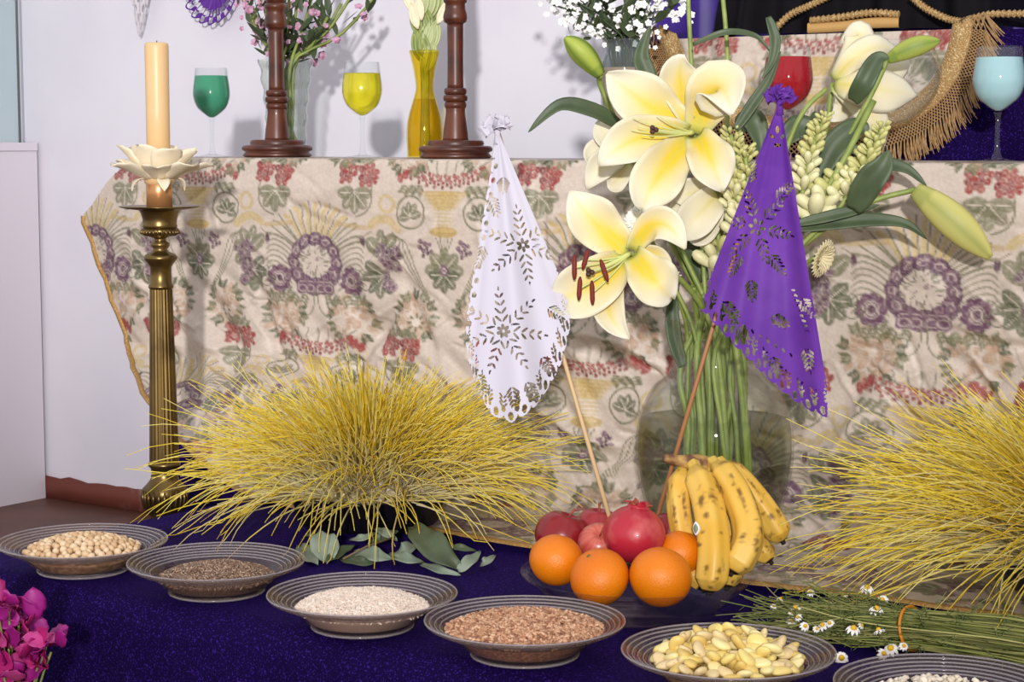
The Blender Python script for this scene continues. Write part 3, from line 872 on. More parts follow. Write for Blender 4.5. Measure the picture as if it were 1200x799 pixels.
# ------------------------------------------------------------------ wooden candlesticks on the shelf
def wood_candlestick(px, d_v, ybot, label, s=1.0):
    p = at(px, ybot, v=d_v); d = depth(p); k = d / F
    o = thing('wooden_candlestick', label, 'candlestick', (p[0], p[1], SH + 0.0035), 'turned wooden candlesticks')
    zz = lambda y: (186 - y) * k * s
    w = lambda x: x * k * s
    mesh_obj('base', *lathe([(w(38), 0), (w(40.5), zz(184.5)), (w(38), zz(181)), (w(37), zz(180)), (w(41), zz(178)), (w(41.5), zz(175)), (w(39), zz(172.5)), (w(31), zz(172)), (w(32), zz(170)), (w(31), zz(167)), (w(29), zz(166))], 48), M_wood, o)
    mesh_obj('shaft', *lathe(smooth_prof([(w(14.5), zz(166.2)), (w(13.5), zz(155)), (w(11), zz(137)), (w(11), zz(130.5))], 3), 32), M_wood, o)
    for y, r in ((127, 12.5), (119.5, 13.8), (112, 12.8)):
        mesh_obj('ring', *lathe([(w(9), zz(y + 4)), (w(r - .8), zz(y + 3.2)), (w(r), zz(y)), (w(r - .8), zz(y - 3.2)), (w(9), zz(y - 4))], 32), M_wood, o)
    mesh_obj('shaft', *lathe(smooth_prof([(w(9.2), zz(109)), (w(8.8), zz(90)), (w(8.8), zz(60)), (w(9.2), zz(37.5))], 3), 32), M_wood, o)
    mesh_obj('collar', *lathe([(w(9), zz(38)), (w(12.5), zz(36)), (w(13.5), zz(31)), (w(13), zz(27)), (w(11.5), zz(22)), (w(11), zz(16)), (w(13), zz(14)), (w(13.2), zz(11)), (w(12), zz(9)), (w(10), zz(8))], 32), M_wood, o)
    mesh_obj('upper_shaft', *lathe([(w(10.5), zz(8.5)), (w(11.5), zz(0)), (w(11), zz(-14)), (w(9), zz(-40)), (w(9), zz(-80)), (w(14), zz(-86)), (w(26), zz(-92)), (w(27), zz(-96)), (w(10), zz(-97))], 32), M_wood, o)
    return o


wood_candlestick(325, 2.60, 186.5, 'turned wooden candlestick in front of the pink flowers, beside the green glass', 1.0)
wood_candlestick(534, 2.57, 188, 'turned wooden candlestick right of the yellow carafe', 1.05)


# ------------------------------------------------------------------ glasses
def wine_glass(px, ybot, v_, hpx, wpx, fillpx, m_liq, label, rimk=0.86):
    p = at(px, ybot, v=v_); d = depth(p); k = d / F; h = hpx * k; R = wpx * k / 2
    o = thing('wine_glass', label, 'glass', (p[0], p[1], SH + 0.0035), 'wine glasses of coloured drinks')
    zb_ = h * 0.45; zm = h * 0.69
    bowl = smooth_prof([(0.004, zb_ - 0.002), (R * 0.40, zb_ + 0.004), (R * 0.80, zb_ + h * 0.105), (R * 0.99, zm - 0.004), (R * 0.99, zm + 0.012), (R * 0.93, zm + h * 0.17), (R * rimk, h - 0.001)], 5)
    inner = [(max(0.0005, r - 0.0012), z + 0.001) for r, z in bowl]
    prof = list(map(tuple, bowl)) + [(R * rimk - 0.0006, h)] + inner[::-1]
    mesh_obj('bowl', *lathe(prof, 40, False), M_glass, o)
    stem = smooth_prof([(0.0085, 0.004), (0.005, 0.012), (0.0036, 0.03), (0.0036, zb_ - 0.014), (0.0055, zb_ - 0.003)], 4)
    mesh_obj('stem', *lathe(stem, 20), M_glass, o)
    mesh_obj('foot', *lathe([(R * 0.9, 0.0), (R * 0.92, 0.001), (R * 0.6, 0.0025), (0.009, 0.0045)], 36), M_glass, o)
    zf = h - fillpx * k
    liq = [(r - 0.0006, z + 0.0012) for r, z in bowl if z + 0.0012 < zf]
    rl = np.interp(zf, [z for r, z in bowl], [r for r, z in bowl])
    liq = [(0.0008, liq[0][1])] + liq + [(rl - 0.0006, zf), (rl * 0.5, zf), (0.001, zf)]
    lo_ = mesh_obj('drink', *lathe(liq, 36), m_liq, o)
    return o


wine_glass(249, 187, 2.55, 103, 43, 9, liquid('green_drink', (66, 158, 120), 0.2), 'wine glass of green drink behind the beige candle')
wine_glass(425, 187.5, 2.55, 111, 47, 13, liquid('yellow_drink', (250, 238, 30), 0.72), 'wine glass of clear yellow drink between the wooden candlesticks')
wine_glass(922, 193, 2.55, 133, 58, 13, liquid('red_drink', (170, 4, 22), 0.25), 'wine glass of red drink behind the purple paper flag')
wine_glass(1168, 194, 2.55, 134, 60, 13, liquid('pale_blue_drink', (164, 202, 206), 0.05), 'wine glass of milky pale blue drink at the right edge')


# ------------------------------------------------------------------ shelf vases with flowers
def floret_mesh(name, r, n, m, col_in=None, cup=0.3):
    mb = MB()
    for k in range(n):
        a = 2 * math.pi * k / n; dr = np.array([math.cos(a), math.sin(a), 0])
        S = curve([dr * 0.05 * r, dr * 0.6 * r + [0, 0, cup * r], dr * r + [0, 0, cup * r * 0.8]], 5)
        v, f, _ = leaf_sheet(S, r * 0.42, (0, 0, 1.0), 0.2, 0, 3); mb.add(v, f)
    return mb


def scatter_parts(proto_v, proto_f, name, m, parent, items, smooth=True):
    """items: (loc, euler, scale); alike parts share one mesh"""
    first = None; out = []
    for loc, rot, sc in items:
        if first is None:
            first = mesh_obj(name, proto_v, proto_f, m, parent, smooth); o = first
        else:
            o = link_copy(first, parent)
        o.location = [float(x) for x in loc]; o.rotation_euler = rot; o.scale = (sc, sc, sc) if np.isscalar(sc) else sc
        out.append(o)
    return out


def pink_vase():
    p = at(336, 180, v=2.70); d = depth(p); k = d / F; z0 = SH + 0.0035
    o = thing('ribbed_glass_vase', 'diamond-cut clear glass vase of pink flowers behind the left wooden candlestick', 'vase', (p[0], p[1], z0))
    n = 48; V = []; zs = np.linspace(0, 112 * k, 30)
    for i, z in enumerate(zs):
        t = i / 29; r = (22 + 9 * t ** 2) * k
        for j in range(n):
            a = 2 * math.pi * j / n; q = 0.09 * (math.sin(a * 8 + t * 16) * math.sin(a * 8 - t * 16))
            V.append((r * (1 + q) * math.cos(a), r * (1 + q) * math.sin(a), z))
    f = [tuple(q) for q in grid_faces(30, n, True)]; f.append(tuple(range(n - 1, -1, -1)))
    mesh_obj('body', V, f, thin_glass('cut_glass', (240, 246, 240), 0.04, rough=0.12, refl=3.0), o, False)
    # the bunch
    b = thing('pink_flower_bunch', 'bunch of small pink flowers with green stems behind the left wooden candlestick', 'flowers', (p[0], p[1], z0))
    r = random.Random(8); tips = []
    tip_px = [(440, -4), (420, -18), (400, 4), (384, 20), (372, -30), (355, 30), (350, -20), (340, -40), (300, -30), (286, -6), (276, -20), (312, 10), (330, 20), (362, 10), (392, -20), (376, 40), (296, 8)]
    for j, (tx, ty) in enumerate(tip_px):
        dp = d + r.uniform(-0.06, 0.05); e = at(tx, ty, d=dp) - [p[0], p[1], z0]
        s0 = np.array([r.uniform(-.022, .022), r.uniform(-.022, .022), 0.006]); mid = np.array([r.uniform(-.024, .024) + e[0] * 0.12, r.uniform(-.024, .024) + e[1] * .12, 110 * k])
        P = curve([s0, s0 * 0.3 + mid * 0.5 + [0, 0, 0.0], mid, e * [0.6, 0.6, 0] + [0, 0, e[2] * 0.55 + mid[2] * 0.35], e], 14)
        mesh_obj('stem', *tube(P, 0.0030, 6), M_stem, b); tips.append((P, e))
    pv = floret_mesh('f', 0.011, 5, None); pvv, pff = np.vstack(pv.v), pv.f
    items = []; items2 = []
    for P, e in tips:
        for q in range(6):
            c = P[9 + r.randrange(5)] + np.array([r.uniform(-.02, .02), r.uniform(-.03, .01), r.uniform(-.02, .02)])
            items.append((c, (r.uniform(.6, 1.8), r.uniform(-.6, .6), r.uniform(-.4, 1.2)), r.uniform(.45, .95)))
        for q in range(8):
            c = P[8 + r.randrange(5)] + np.array([r.uniform(-.012, .012), r.uniform(-.02, .01), r.uniform(-.02, .02)])
            items2.append((c, (r.uniform(-1, 1), r.uniform(-1, 1), r.uniform(0, 6)), r.uniform(.7, 1.2)))
    scatter_parts(pvv, pff, 'floret', mat('pink_floret', (204, 160, 186), 0.6, noise=(60, (168, 104, 136), 0.45, 0.65)), b, items)
    S = curve([(0, 0, 0), (0.0, 0.006, 0.018), (0, 0.012, 0.04)], 6); v, f, _ = leaf_sheet(S, 0.006, (0, -1, 0.3), 0.2, 0, 3)
    scatter_parts(v, f, 'leaf', M_leaf, b, items2)


pink_vase()


def carafe():
    p = at(498, 187.5, v=2.66); d = depth(p); k = d / F; z0 = SH + 0.0035
    o = thing('yellow_carafe', 'yellow glass carafe vase with a pinched waist beside the right wooden candlestick', 'vase', (p[0], p[1], z0))
    pr = smooth_prof([(20 * k, 0), (20.5 * k, 4 * k), (21.5 * k, 26 * k), (20 * k, 44 * k), (15 * k, 62 * k), (11 * k, 76 * k), (10.5 * k, 84 * k), (13 * k, 102 * k), (18 * k, 123 * k)], 4)
    inn = [(r - 0.002, z + 0.002) for r, z in pr]
    mesh_obj('body', *lathe(list(map(tuple, pr)) + inn[::-1], 40, True), M_yglass, o)
    wl = [(r - 0.0025, z + 0.003) for r, z in pr if z < 66 * k]; wl.append((0.001, wl[-1][1]))
    mesh_obj('water', *lathe(wl, 32), thin_glass('yellowish_water', (250, 240, 170), 0.02, (216, 188, 40), 0.02, 0.6), o)
    b = thing('gladiolus_bunch', 'green and cream gladiolus spikes standing in the yellow carafe', 'flowers', (p[0], p[1], z0))
    r = random.Random(5)
    for j, (bx, tx) in enumerate(((-4, -9), (0, 2), (4, 8), (1, -2), (-2, 14))):
        q = lambda x, y, dd: at(498 + x, y, d=d + dd) - [p[0], p[1], z0]
        P = curve([q(bx, 182, 0), q(bx * 0.6, 105, 0), q(tx * 0.6, 50, -0.004), q(tx, -40, 0.01 * j - 0.02)], 14)
        mesh_obj('stem', *tube(P, np.linspace(0.0045, 0.003, 14), 7), M_stem, b)
        for i in range(5):
            c = P[6 + i]; s = -1 if i % 2 else 1
            S = curve([c, c + cR * s * 0.007 + [0, 0, 0.025], c + cR * s * 0.013 + [0, 0, 0.055]], 7)
            v, f, _ = leaf_sheet(S, 0.010, -cF, 0.5, 0, 5); solid(mesh_obj('sheath', v, f, M_stem if i % 2 else mat('pale_green', (176, 186, 130), 0.5), b), 0.001)
    for tx, ty in ((-8, 12), (-4, 2), (14, 6), (-12, -6)):
        c = at(498 + tx, ty + 22, d=d - 0.02) - [p[0], p[1], z0]
        S = curve([c, c + cR * tx * 0.0008 + [0, 0, 0.02], c + cR * tx * 0.0016 + [0, 0, 0.045]], 7)
        v, f, _ = leaf_sheet(S, 0.008, -cF, 0.6, 0, 5); solid(mesh_obj('petal', v, f, mat('cream_petal', (232, 220, 186), 0.5), b), 0.001)


carafe()


def jar():
    p = at(731, 190, v=2.615); d = depth(p); k = d / F; z0 = SH + 0.0035
    o = thing('glass_jar', 'clear glass jar half full of peach liquid behind the large lily', 'jar', (p[0], p[1], z0))
    zz = lambda y: at(731, y, d=d)[2] - z0
    pr = smooth_prof([(23 * k, 0), (26 * k, 0.004), (27 * k, zz(130)), (27.5 * k, zz(82)), (25 * k, zz(68)), (22 * k, zz(60)), (22.5 * k, zz(52)), (24 * k, zz(48))], 4)
    mesh_obj('body', *lathe(list(map(tuple, pr)) + [(r - 0.002, z + 0.002) for r, z in pr][::-1], 40, True), thin_glass('jar_glass', (230, 236, 236), 0.05, refl=1.4), o)
    wl = [(r - 0.0026, z + 0.003) for r, z in pr if z < zz(76)]; wl.append((0.001, wl[-1][1]))
    mesh_obj('liquid', *lathe(wl, 32), liquid('peach_liquid', (236, 186, 150), 0.15), o)
    b = thing('white_statice_bunch', 'cloud of tiny white flowers standing in the glass jar', 'flowers', (p[0], p[1], z0))
    r = random.Random(12)
    pv = floret_mesh('f', 0.0068, 5, None); pvv, pff = np.vstack(pv.v), pv.f
    items = []; lf = []
    heads = [(648, 6), (662, 22), (676, 34), (690, 16), (668, 0), (700, 4), (715, 12), (640, -14), (690, -12), (730, -6), (750, 6), (765, -4), (772, 20), (752, 22), (705, 32), (718, 30), (735, 30), (748, 36), (783, 2), (700, 45), (757, 44), (712, 38), (728, 34), (742, 40), (684, 26), (668, 12), (655, -4), (760, 10), (790, 16)]
    for j, (x, y) in enumerate(heads):
        dp = d + r.uniform(-0.06, 0.04); e = at(x, y, d=dp) - [p[0], p[1], z0]
        s0 = np.array([r.uniform(-.018, .018), r.uniform(-.018, .018), 0.01]); neck = np.array([r.uniform(-.018, .018), r.uniform(-.018, .018), zz(52)])
        P = curve([s0, (s0 + neck) / 2, neck, neck * 0.4 + e * 0.6 + [0, 0, 0.01], e], 12)
        mesh_obj('stem', *tube(P, 0.0016, 5), M_leaf, b)
        for q in range(9):
            c = e + np.array([r.gauss(0, .014), r.gauss(0, .012), r.gauss(0, .010)])
            items.append((c, (r.uniform(.8, 1.8), r.uniform(-.6, .6), r.uniform(0, 1)), r.uniform(.6, 1.15)))
        for q in range(5):
            c = P[7 + r.randrange(4)] + np.array([r.gauss(0, .008), r.gauss(0, .008), r.gauss(0, .01)])
            lf.append((c, (r.uniform(-1, 1), r.uniform(-1, 1), r.uniform(0, 6)), r.uniform(.6, 1.2)))
    scatter_parts(pvv, pff, 'floret', M_wf, b, items)
    S = curve([(0, 0, 0), (0.0, 0.006, 0.014), (0, 0.012, 0.03)], 6); v, f, _ = leaf_sheet(S, 0.006, (0, -1, 0.3), 0.2, 0, 3)
    scatter_parts(v, f, 'leaf', M_leaf, b, lf)


jar()


def goblet():
    p = at(1036, 194, v=2.64); d = depth(p); k = d / F; z0 = SH + 0.0035; zz = lambda y: at(1036, y, d=d)[2] - z0
    o = thing('clear_goblet', 'empty clear balloon glass half hidden behind the right-hand lily', 'glass', (p[0], p[1], z0))
    pr = smooth_prof([(0.004, zz(148)), (30 * k, zz(140)), (56 * k, zz(115)), (64 * k, zz(90)), (60 * k, zz(68)), (50 * k, zz(50))], 5)
    mesh_obj('bowl', *lathe(list(map(tuple, pr)) + [(max(0.0005, r - 0.0015), z + 0.0015) for r, z in pr][::-1], 40, False), M_glass, o)
    mesh_obj('stem', *lathe([(0.01, 0.004), (0.005, 0.012), (0.005, zz(149)), (0.008, zz(147))], 20), M_glass, o)
    mesh_obj('foot', *lathe([(0.038, 0), (0.039, 0.001), (0.01, 0.0045)], 32), M_glass, o)


goblet()


# ------------------------------------------------------------------ glass plates and what lies in them
PD = 0.215


def plate_mesh(R=PD / 2, rb=0.058, h=0.036, rim_in=0.079, zin=0.024, rings=5):
    th = 0.003
    outer = [(0.001, 0.0), (rb - 0.004, 0.0), (rb, 0.001), (rb + 0.001, 0.004)]
    for t in np.linspace(0.1, 1, 6): outer.append((rb + (rim_in - rb) * t ** 0.9, 0.004 + (zin - 0.004) * t))
    n = rings * 6
    rim = []
    for i in range(1, n + 1):
        t = i / n; rim.append((rim_in + (R - rim_in) * t, zin + (h - zin) * t ** 1.1 + 0.0009 * math.sin(t * rings * 2 * math.pi)))
    top = [(r, z + th * 0.6) for r, z in ([(0.001, 0.004), (rb - 0.004, 0.004)] + outer[4:] + rim[:-1])]
    return lathe(outer + rim + [(R + 0.0006, h + 0.001), (R, h + 0.0025)] + top[::-1], 64, False)


M_rib = thin_glass('pressed_glass_ring_glint', (240, 236, 236), 0.34, (200, 192, 196), 0.08, 1.2)  # whiter, cloudier colour stands in for flash reflections along the ridges
PLX = [97, 253.5, 424.5, 615, 853.5, 1112]
PLW = [197, 207, 223, 236, 251, 268]
PLABEL = ['ribbed clear glass plate of chickpeas, leftmost in the row of plates', 'ribbed clear glass plate holding tiny dark chia seeds', 'ribbed clear glass plate holding white rice',
          'ribbed clear glass plate holding wheat grains, in front of the oranges', 'ribbed clear glass plate holding pale yellow beans', 'ribbed clear glass plate cut off by the bottom right corner of the photo']
pv_, pf_ = plate_mesh(); PLC = []; pl0 = None
for i, (x, w) in enumerate(zip(PLX, PLW)):
    d = F * PD / w; y = 165 + (CAM[2] - 0.036) * w / PD
    p = at(x, y, z=0.036); loc = (p[0], p[1], 0.0006)
    o = thing('glass_plate', PLABEL[i], 'plate', loc, 'ribbed glass plates in the front row'); PLC.append(np.array(loc))
    if pl0 is None:
        pl0 = [mesh_obj('body', pv_, pf_, M_plate, o)]
        for q in range(6):      # raised rings pressed into the rim, whitened to paint in flash glints
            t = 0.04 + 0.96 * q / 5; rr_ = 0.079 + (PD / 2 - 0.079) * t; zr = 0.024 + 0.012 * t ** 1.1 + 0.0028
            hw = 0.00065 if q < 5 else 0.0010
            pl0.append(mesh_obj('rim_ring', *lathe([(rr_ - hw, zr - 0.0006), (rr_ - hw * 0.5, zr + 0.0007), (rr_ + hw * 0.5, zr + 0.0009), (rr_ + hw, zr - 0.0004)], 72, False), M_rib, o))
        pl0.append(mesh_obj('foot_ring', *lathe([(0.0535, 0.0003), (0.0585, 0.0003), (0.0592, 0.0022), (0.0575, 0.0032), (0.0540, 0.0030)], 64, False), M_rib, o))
    else:
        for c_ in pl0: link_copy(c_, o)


def wall_z(r): return float(np.interp(r, [0.058, 0.068, 0.079, 0.1075], [0.006, 0.0150, 0.0262, 0.0385]))


PR = {0: 0.075, 1: 0.0715, 2: 0.0755, 3: 0.0845, 4: 0.078, 5: 0.074}      # how wide each filling is


def mound(r, hm, Rw): return wall_z(Rw) - 0.0008 + hm * np.clip(1 - (r / Rw) ** 2, 0, 1) ** 0.8


def fill_body(i, hm, sh=0.0):
    Rw = PR[i]
    pr = [(0.001, 0.0062), (0.054, 0.0062)] + [(q, wall_z(q) + 0.0012) for q in np.linspace(0.0585, Rw - 0.002, 5)]
    pr += [(Rw * q, float(mound(Rw * q, hm, Rw)) - sh) for q in (0.97, 0.9, 0.75, 0.55, 0.35, 0.15, 0.01)]
    v, f = lathe(pr, 40, True)
    return v, f


def ellipsoid(a, b, c, nu=6, nv=5):
    v = []; f = []
    for i in range(nv + 1):
        t = math.pi * i / nv
        for j in range(nu):
            q = 2 * math.pi * j / nu; v.append((a * math.cos(t), b * math.sin(t) * math.cos(q), c * math.sin(t) * math.sin(q)))
    for i in range(nv):
        for j in range(nu): f.append((i * nu + j, i * nu + (j + 1) % nu, (i + 1) * nu + (j + 1) % nu, (i + 1) * nu + j))
    return np.array(v), np.array(f)


def rotm(n, rng, flat=0.5):
    """n random rotations, mostly lying down"""
    yaw = rng.random(n) * 2 * math.pi; pit = rng.normal(0, flat, n); c, s = np.cos(yaw), np.sin(yaw); cp, sp = np.cos(pit), np.sin(pit)
    R = np.zeros((n, 3, 3)); R[:, 0, 0] = c * cp; R[:, 1, 0] = s * cp; R[:, 2, 0] = sp; R[:, 0, 1] = -s; R[:, 1, 1] = c; R[:, 0, 2] = -c * sp; R[:, 1, 2] = -s * sp; R[:, 2, 2] = cp
    return R


def grain_heap(i, name, label, cat, n, dims, cols, hm, seed, body_m, nv=3, nu=4):
    rng = np.random.default_rng(seed); gv, gf = ellipsoid(*dims, nu=nu, nv=nv)
    Rw = PR[i]; r = Rw * np.sqrt(rng.random(n)); a = rng.random(n) * 2 * math.pi
    z = mound(r, hm, Rw) + rng.random(n) * dims[1] * 1.4 - 0.0006 + 0.003 * (vnoise(r * np.cos(a) * 60 + 20, r * np.sin(a) * 60 + 20, seed) - 0.5)
    # a side layer seen through the glass wall
    C = np.stack([r * np.cos(a), r * np.sin(a), z], 1)
    V = np.einsum('nij,kj->nki', rotm(n, rng, 0.45), gv) * (0.8 + 0.4 * rng.random((n, 1, 1))) + C[:, None, :]
    k = len(gv); Fq = (gf[None] + (np.arange(n) * k)[:, None, None]).reshape(-1, 4)
    pal = np.array([lin(c) for c in cols]); ci = pal[rng.integers(0, len(pal), n)] * (0.85 + 0.3 * rng.random((n, 1)))
    bv, bf = fill_body(i, hm)
    o = thing(name, label, cat, PLC[i])
    q = mesh_obj('grains', V.reshape(-1, 3), Fq, M_rice, o, True, np.repeat(ci, k, 0)); q['kind'] = 'stuff'
    mesh_obj('lower_layer', bv, bf, body_m, o)['kind'] = 'stuff'
    return o


grain_heap(1, 'chia_seeds', 'heap of tiny grey-brown chia seeds', 'seeds', 9000, (0.0013, 0.0009, 0.0009), [(110, 84, 66), (150, 120, 96), (74, 56, 48), (196, 172, 146), (128, 98, 76)], 0.017, 1, mat('chia_body', (104, 80, 64), 0.6, noise=(700, (176, 146, 120), 0.5, 0.62)))
grain_heap(2, 'white_rice', 'heap of raw white rice', 'rice', 6500, (0.0031, 0.0011, 0.0011), [(234, 216, 198), (224, 206, 188), (240, 226, 212)], 0.017, 2, mat('rice_body', (216, 198, 180), 0.6, bump=(500, 0.5, 0.002)))
grain_heap(3, 'wheat_grains', 'heap of reddish brown wheat grains', 'grain', 3700, (0.0036, 0.0018, 0.0017), [(206, 160, 124), (184, 136, 102), (220, 180, 146), (150, 102, 74), (196, 148, 114)], 0.012, 3, mat('wheat_body', (158, 108, 78), 0.6, noise=(300, (200, 152, 116), 0.45, 0.6)))
grain_heap(5, 'white_kernels', 'barely visible pale kernels in the corner plate', 'grain', 500, (0.0045, 0.004, 0.003), [(236, 226, 206), (222, 208, 184)], 0.008, 4, mat('kernel_body', (214, 200, 176), 0.6))


def pea_mesh():
    v, f = ellipsoid(1, 0.93, 0.93, 10, 8)
    s = np.exp(-((v[:, 2] - 0.1) / 0.35) ** 2) * (np.abs(v[:, 0]) > 0.3)
    v = v * (1 - 0.10 * s[:, None]); v[:, 0] += 0.18 * np.clip(v[:, 0] - 0.6, 0, 1)
    v += 0.05 * np.sin(v * 5 + 1)
    return v, f


def bean_mesh():
    v, f = ellipsoid(1, 0.68, 0.40, 12, 10)
    v[:, 1] -= 0.16 * (1 - v[:, 0] ** 2) * -1; v[:, 1] *= 1 - 0.18 * v[:, 0]
    v[:, 2] *= 1 - 0.25 * np.exp(-((v[:, 0]) / 0.3) ** 2 - (v[:, 1] / 0.3) ** 2)
    return v, f


def poisson(n, R, dmin, rng, tries=9000):
    pts = []
    for _ in range(tries):
        r = R * math.sqrt(rng.random()); a = rng.random() * 6.283; q = (r * math.cos(a), r * math.sin(a))
        if all((q[0] - b[0]) ** 2 + (q[1] - b[1]) ** 2 > dmin * dmin for b in pts):
            pts.append(q)
            if len(pts) >= n: break
    return pts


def loose(i, name, label, cat, group, mesh, n, R, dmin, size, hm, ms, seed, flat, layers=1):
    rng = random.Random(seed); v, f = mesh; protos = []
    for m in ms:
        protos.append(bpy.data.meshes.new(name)); pm = protos[-1]
        pm.from_pydata([tuple(x) for x in (v * size).tolist()], [], [tuple(int(k) for k in q) for q in f]); pm.update(); pm.materials.append(m)
        pm.polygons.foreach_set('use_smooth', np.ones(len(pm.polygons), dtype=bool))
    for (x, y) in poisson(n, R, dmin, rng):
        o = bpy.data.objects.new(name, rng.choice(protos)); COL.objects.link(o)
        r = math.hypot(x, y); o.location = PLC[i] + np.array([x, y, float(mound(r, hm, PR[i])) + size * 0.15 + rng.uniform(0, size * 0.3)])
        o.rotation_euler = (rng.gauss(0, flat), rng.gauss(0, flat), rng.uniform(0, 6.28)); s = rng.uniform(0.85, 1.12); o.scale = (s, s, s)
        tag(o, label, cat, group)


CP = [mat('chickpea_a', (222, 190, 148), 0.5), mat('chickpea_b', (208, 172, 130), 0.5), mat('chickpea_c', (230, 204, 166), 0.5)]
loose(0, 'chickpea', 'round beige chickpea in the heap on the leftmost plate', 'chickpea', 'chickpeas on the leftmost plate', pea_mesh(), 240, 0.0725, 0.0076, 0.0051, 0.020, CP, 4, 1.2)
bv, bf = fill_body(0, 0.017, 0.002)
tag(mesh_obj('chickpea_heap', bv, bf, mat('chickpea_body', (176, 138, 100), 0.6, noise=(130, (214, 180, 140), 0.45, 0.6), bump=(140, 0.8, 0.004)), loc=PLC[0]), 'lower layer of chickpeas seen through the side of the leftmost plate', 'chickpeas', kind='stuff')
BN = [mat('bean_a', (236, 212, 128), 0.4), mat('bean_b', (226, 196, 112), 0.4), mat('bean_c', (240, 224, 158), 0.4), mat('bean_d', (228, 204, 150), 0.4, noise=(90, (150, 110, 80), 0.6, 0.7))]
loose(4, 'bean', 'flat pale yellow bean in the heap on the bean plate', 'bean', 'pale yellow beans on the plate', bean_mesh(), 110, 0.073, 0.0112, 0.0112, 0.017, BN, 6, 0.45)
loose(4, 'bean', 'flat pale yellow bean in the heap on the bean plate', 'bean', 'pale yellow beans on the plate', bean_mesh(), 40, 0.055, 0.017, 0.0112, 0.026, BN, 16, 0.6)
bv, bf = fill_body(4, 0.014, 0.003)
tag(mesh_obj('bean_heap', bv, bf, mat('bean_body', (196, 164, 92), 0.6, noise=(80, (226, 200, 126), 0.45, 0.6), bump=(80, 0.8, 0.006)), loc=PLC[4]), 'lower layer of yellow beans seen through the side of the bean plate', 'beans', kind='stuff')

# ------------------------------------------------------------------ fruit dish
FP = at(748.5, 671, z=0.047); FP[2] = 0.0006
dF = depth(FP + [0, 0, 0.047]); RF = 277 / 2 * dF / F
v, f = plate_mesh(RF, RF * 0.66, 0.047, RF * 0.93, 0.040, 1)
tag(mesh_obj('fruit_dish', v, f, thin_glass('dish_glass', (249, 247, 249), 0.005, (160, 155, 160), 0.03, 0.4), loc=FP), 'wide shallow clear glass dish heaped with fruit', 'dish')


def uv_ball(r, fn, nu=40, nv=28):
    V = []
    for i in range(nv + 1):
        t = math.pi * i / nv
        for j in range(nu):
            a = 2 * math.pi * j / nu; rr, z = fn(t, a); V.append((r * rr * math.cos(a), r * rr * math.sin(a), r * z))
    return np.array(V), grid_faces(nv + 1, nu, True)


def orange(px, py, rpx, dd, label, rot):
    c = at(px, py, d=dF + dd); r = rpx * (dF + dd) / F
    o = thing('orange', label, 'orange', c, 'oranges in the fruit dish'); o.rotation_euler = rot
    mesh_obj('peel', *uv_ball(r, lambda t, a: (math.sin(t) * (1 - 0.02 * math.cos(2 * t)), 0.96 * math.cos(t) * (1 - 0.06 * math.exp(-(t / 0.18) ** 2)))), M_orange, o)
    mesh_obj('stem_button', *lathe([(r * 0.07, r * 0.90), (r * 0.075, r * 0.92), (r * 0.03, r * 0.925)], 8), mat('stem_button', (96, 110, 50), 0.7), o)
    return c


orange(652, 656, 31.5, -0.02, 'orange at the left end of the fruit dish, against the dark red apple', (-0.3, 0.2, 0.3))
orange(702.5, 676, 34.5, -0.075, 'orange second from the left along the front of the fruit dish', (0.2, -0.5, 0.8))
orange(774, 676, 36.5, -0.085, 'large deep orange at the front centre of the fruit dish, touching the bananas', (-0.4, 0.3, 0.2))
orange(797, 648, 27.5, 0.0, 'orange half hidden between the pomegranate and the bananas', (-0.2, 0.2, 0.5))


def apple(px, py, rpx, dd, label, rot, cola, colb):
    c = at(px, py, d=dF + dd); r = rpx * (dF + dd) / F
    o = thing('apple', label, 'apple', c, 'apples in the fruit dish'); o.rotation_euler = rot

    def fn(t, a):
        rr = math.sin(t) * (1.04 - 0.10 * (t / math.pi) ** 2 + 0.015 * math.cos(5 * a) * (t / math.pi) ** 3)
        return rr, 0.92 * math.cos(t) * (1 - 0.30 * math.exp(-(t / 0.30) ** 2) - 0.18 * math.exp(-((math.pi - t) / 0.25) ** 2))
    V, Fq = uv_ball(r, fn); th = np.arctan2(V[:, 1], V[:, 0]); zz = V[:, 2] / r
    st = 0.5 + 0.5 * np.sin(th * 17 + 2 * np.sin(th * 5)) * 0.6
    cc = mixc(lin(cola), lin(colb), np.clip(st * 0.45 + 0.55 * np.clip(zz - 0.45, 0, 1), 0, 1))
    mesh_obj('skin', V, Fq, mat('apple_skin', attr=True, rough=0.3, coat=0.15), o, True, cc)
    mesh_obj('stem', *tube([(0, 0, r * 0.62), (0.001, 0, r * 0.85), (0.004, 0.001, r * 1.08)], (0.0014, 0.0012, 0.0018), 6), M_calyx, o)


apple(659, 628, 32.5, 0.06, 'dark red apple at the left behind the leftmost orange', (-0.2, 0.25, 0), (122, 16, 28), (150, 40, 40))
apple(702, 637, 25, 0.02, 'striped pinkish red apple between two oranges and the pomegranate', (0.7, -0.3, 1), (170, 44, 48), (222, 140, 110))
apple(700, 618, 26, 0.085, 'red apple behind the pomegranate, pierced by the white flag stick', (0.1, 0.0, 2), (140, 28, 40), (170, 60, 60))
apple(787, 624, 28, 0.06, 'dark red apple behind the pomegranate next to the bananas', (0.2, 0.2, 3), (116, 14, 30), (140, 30, 44))


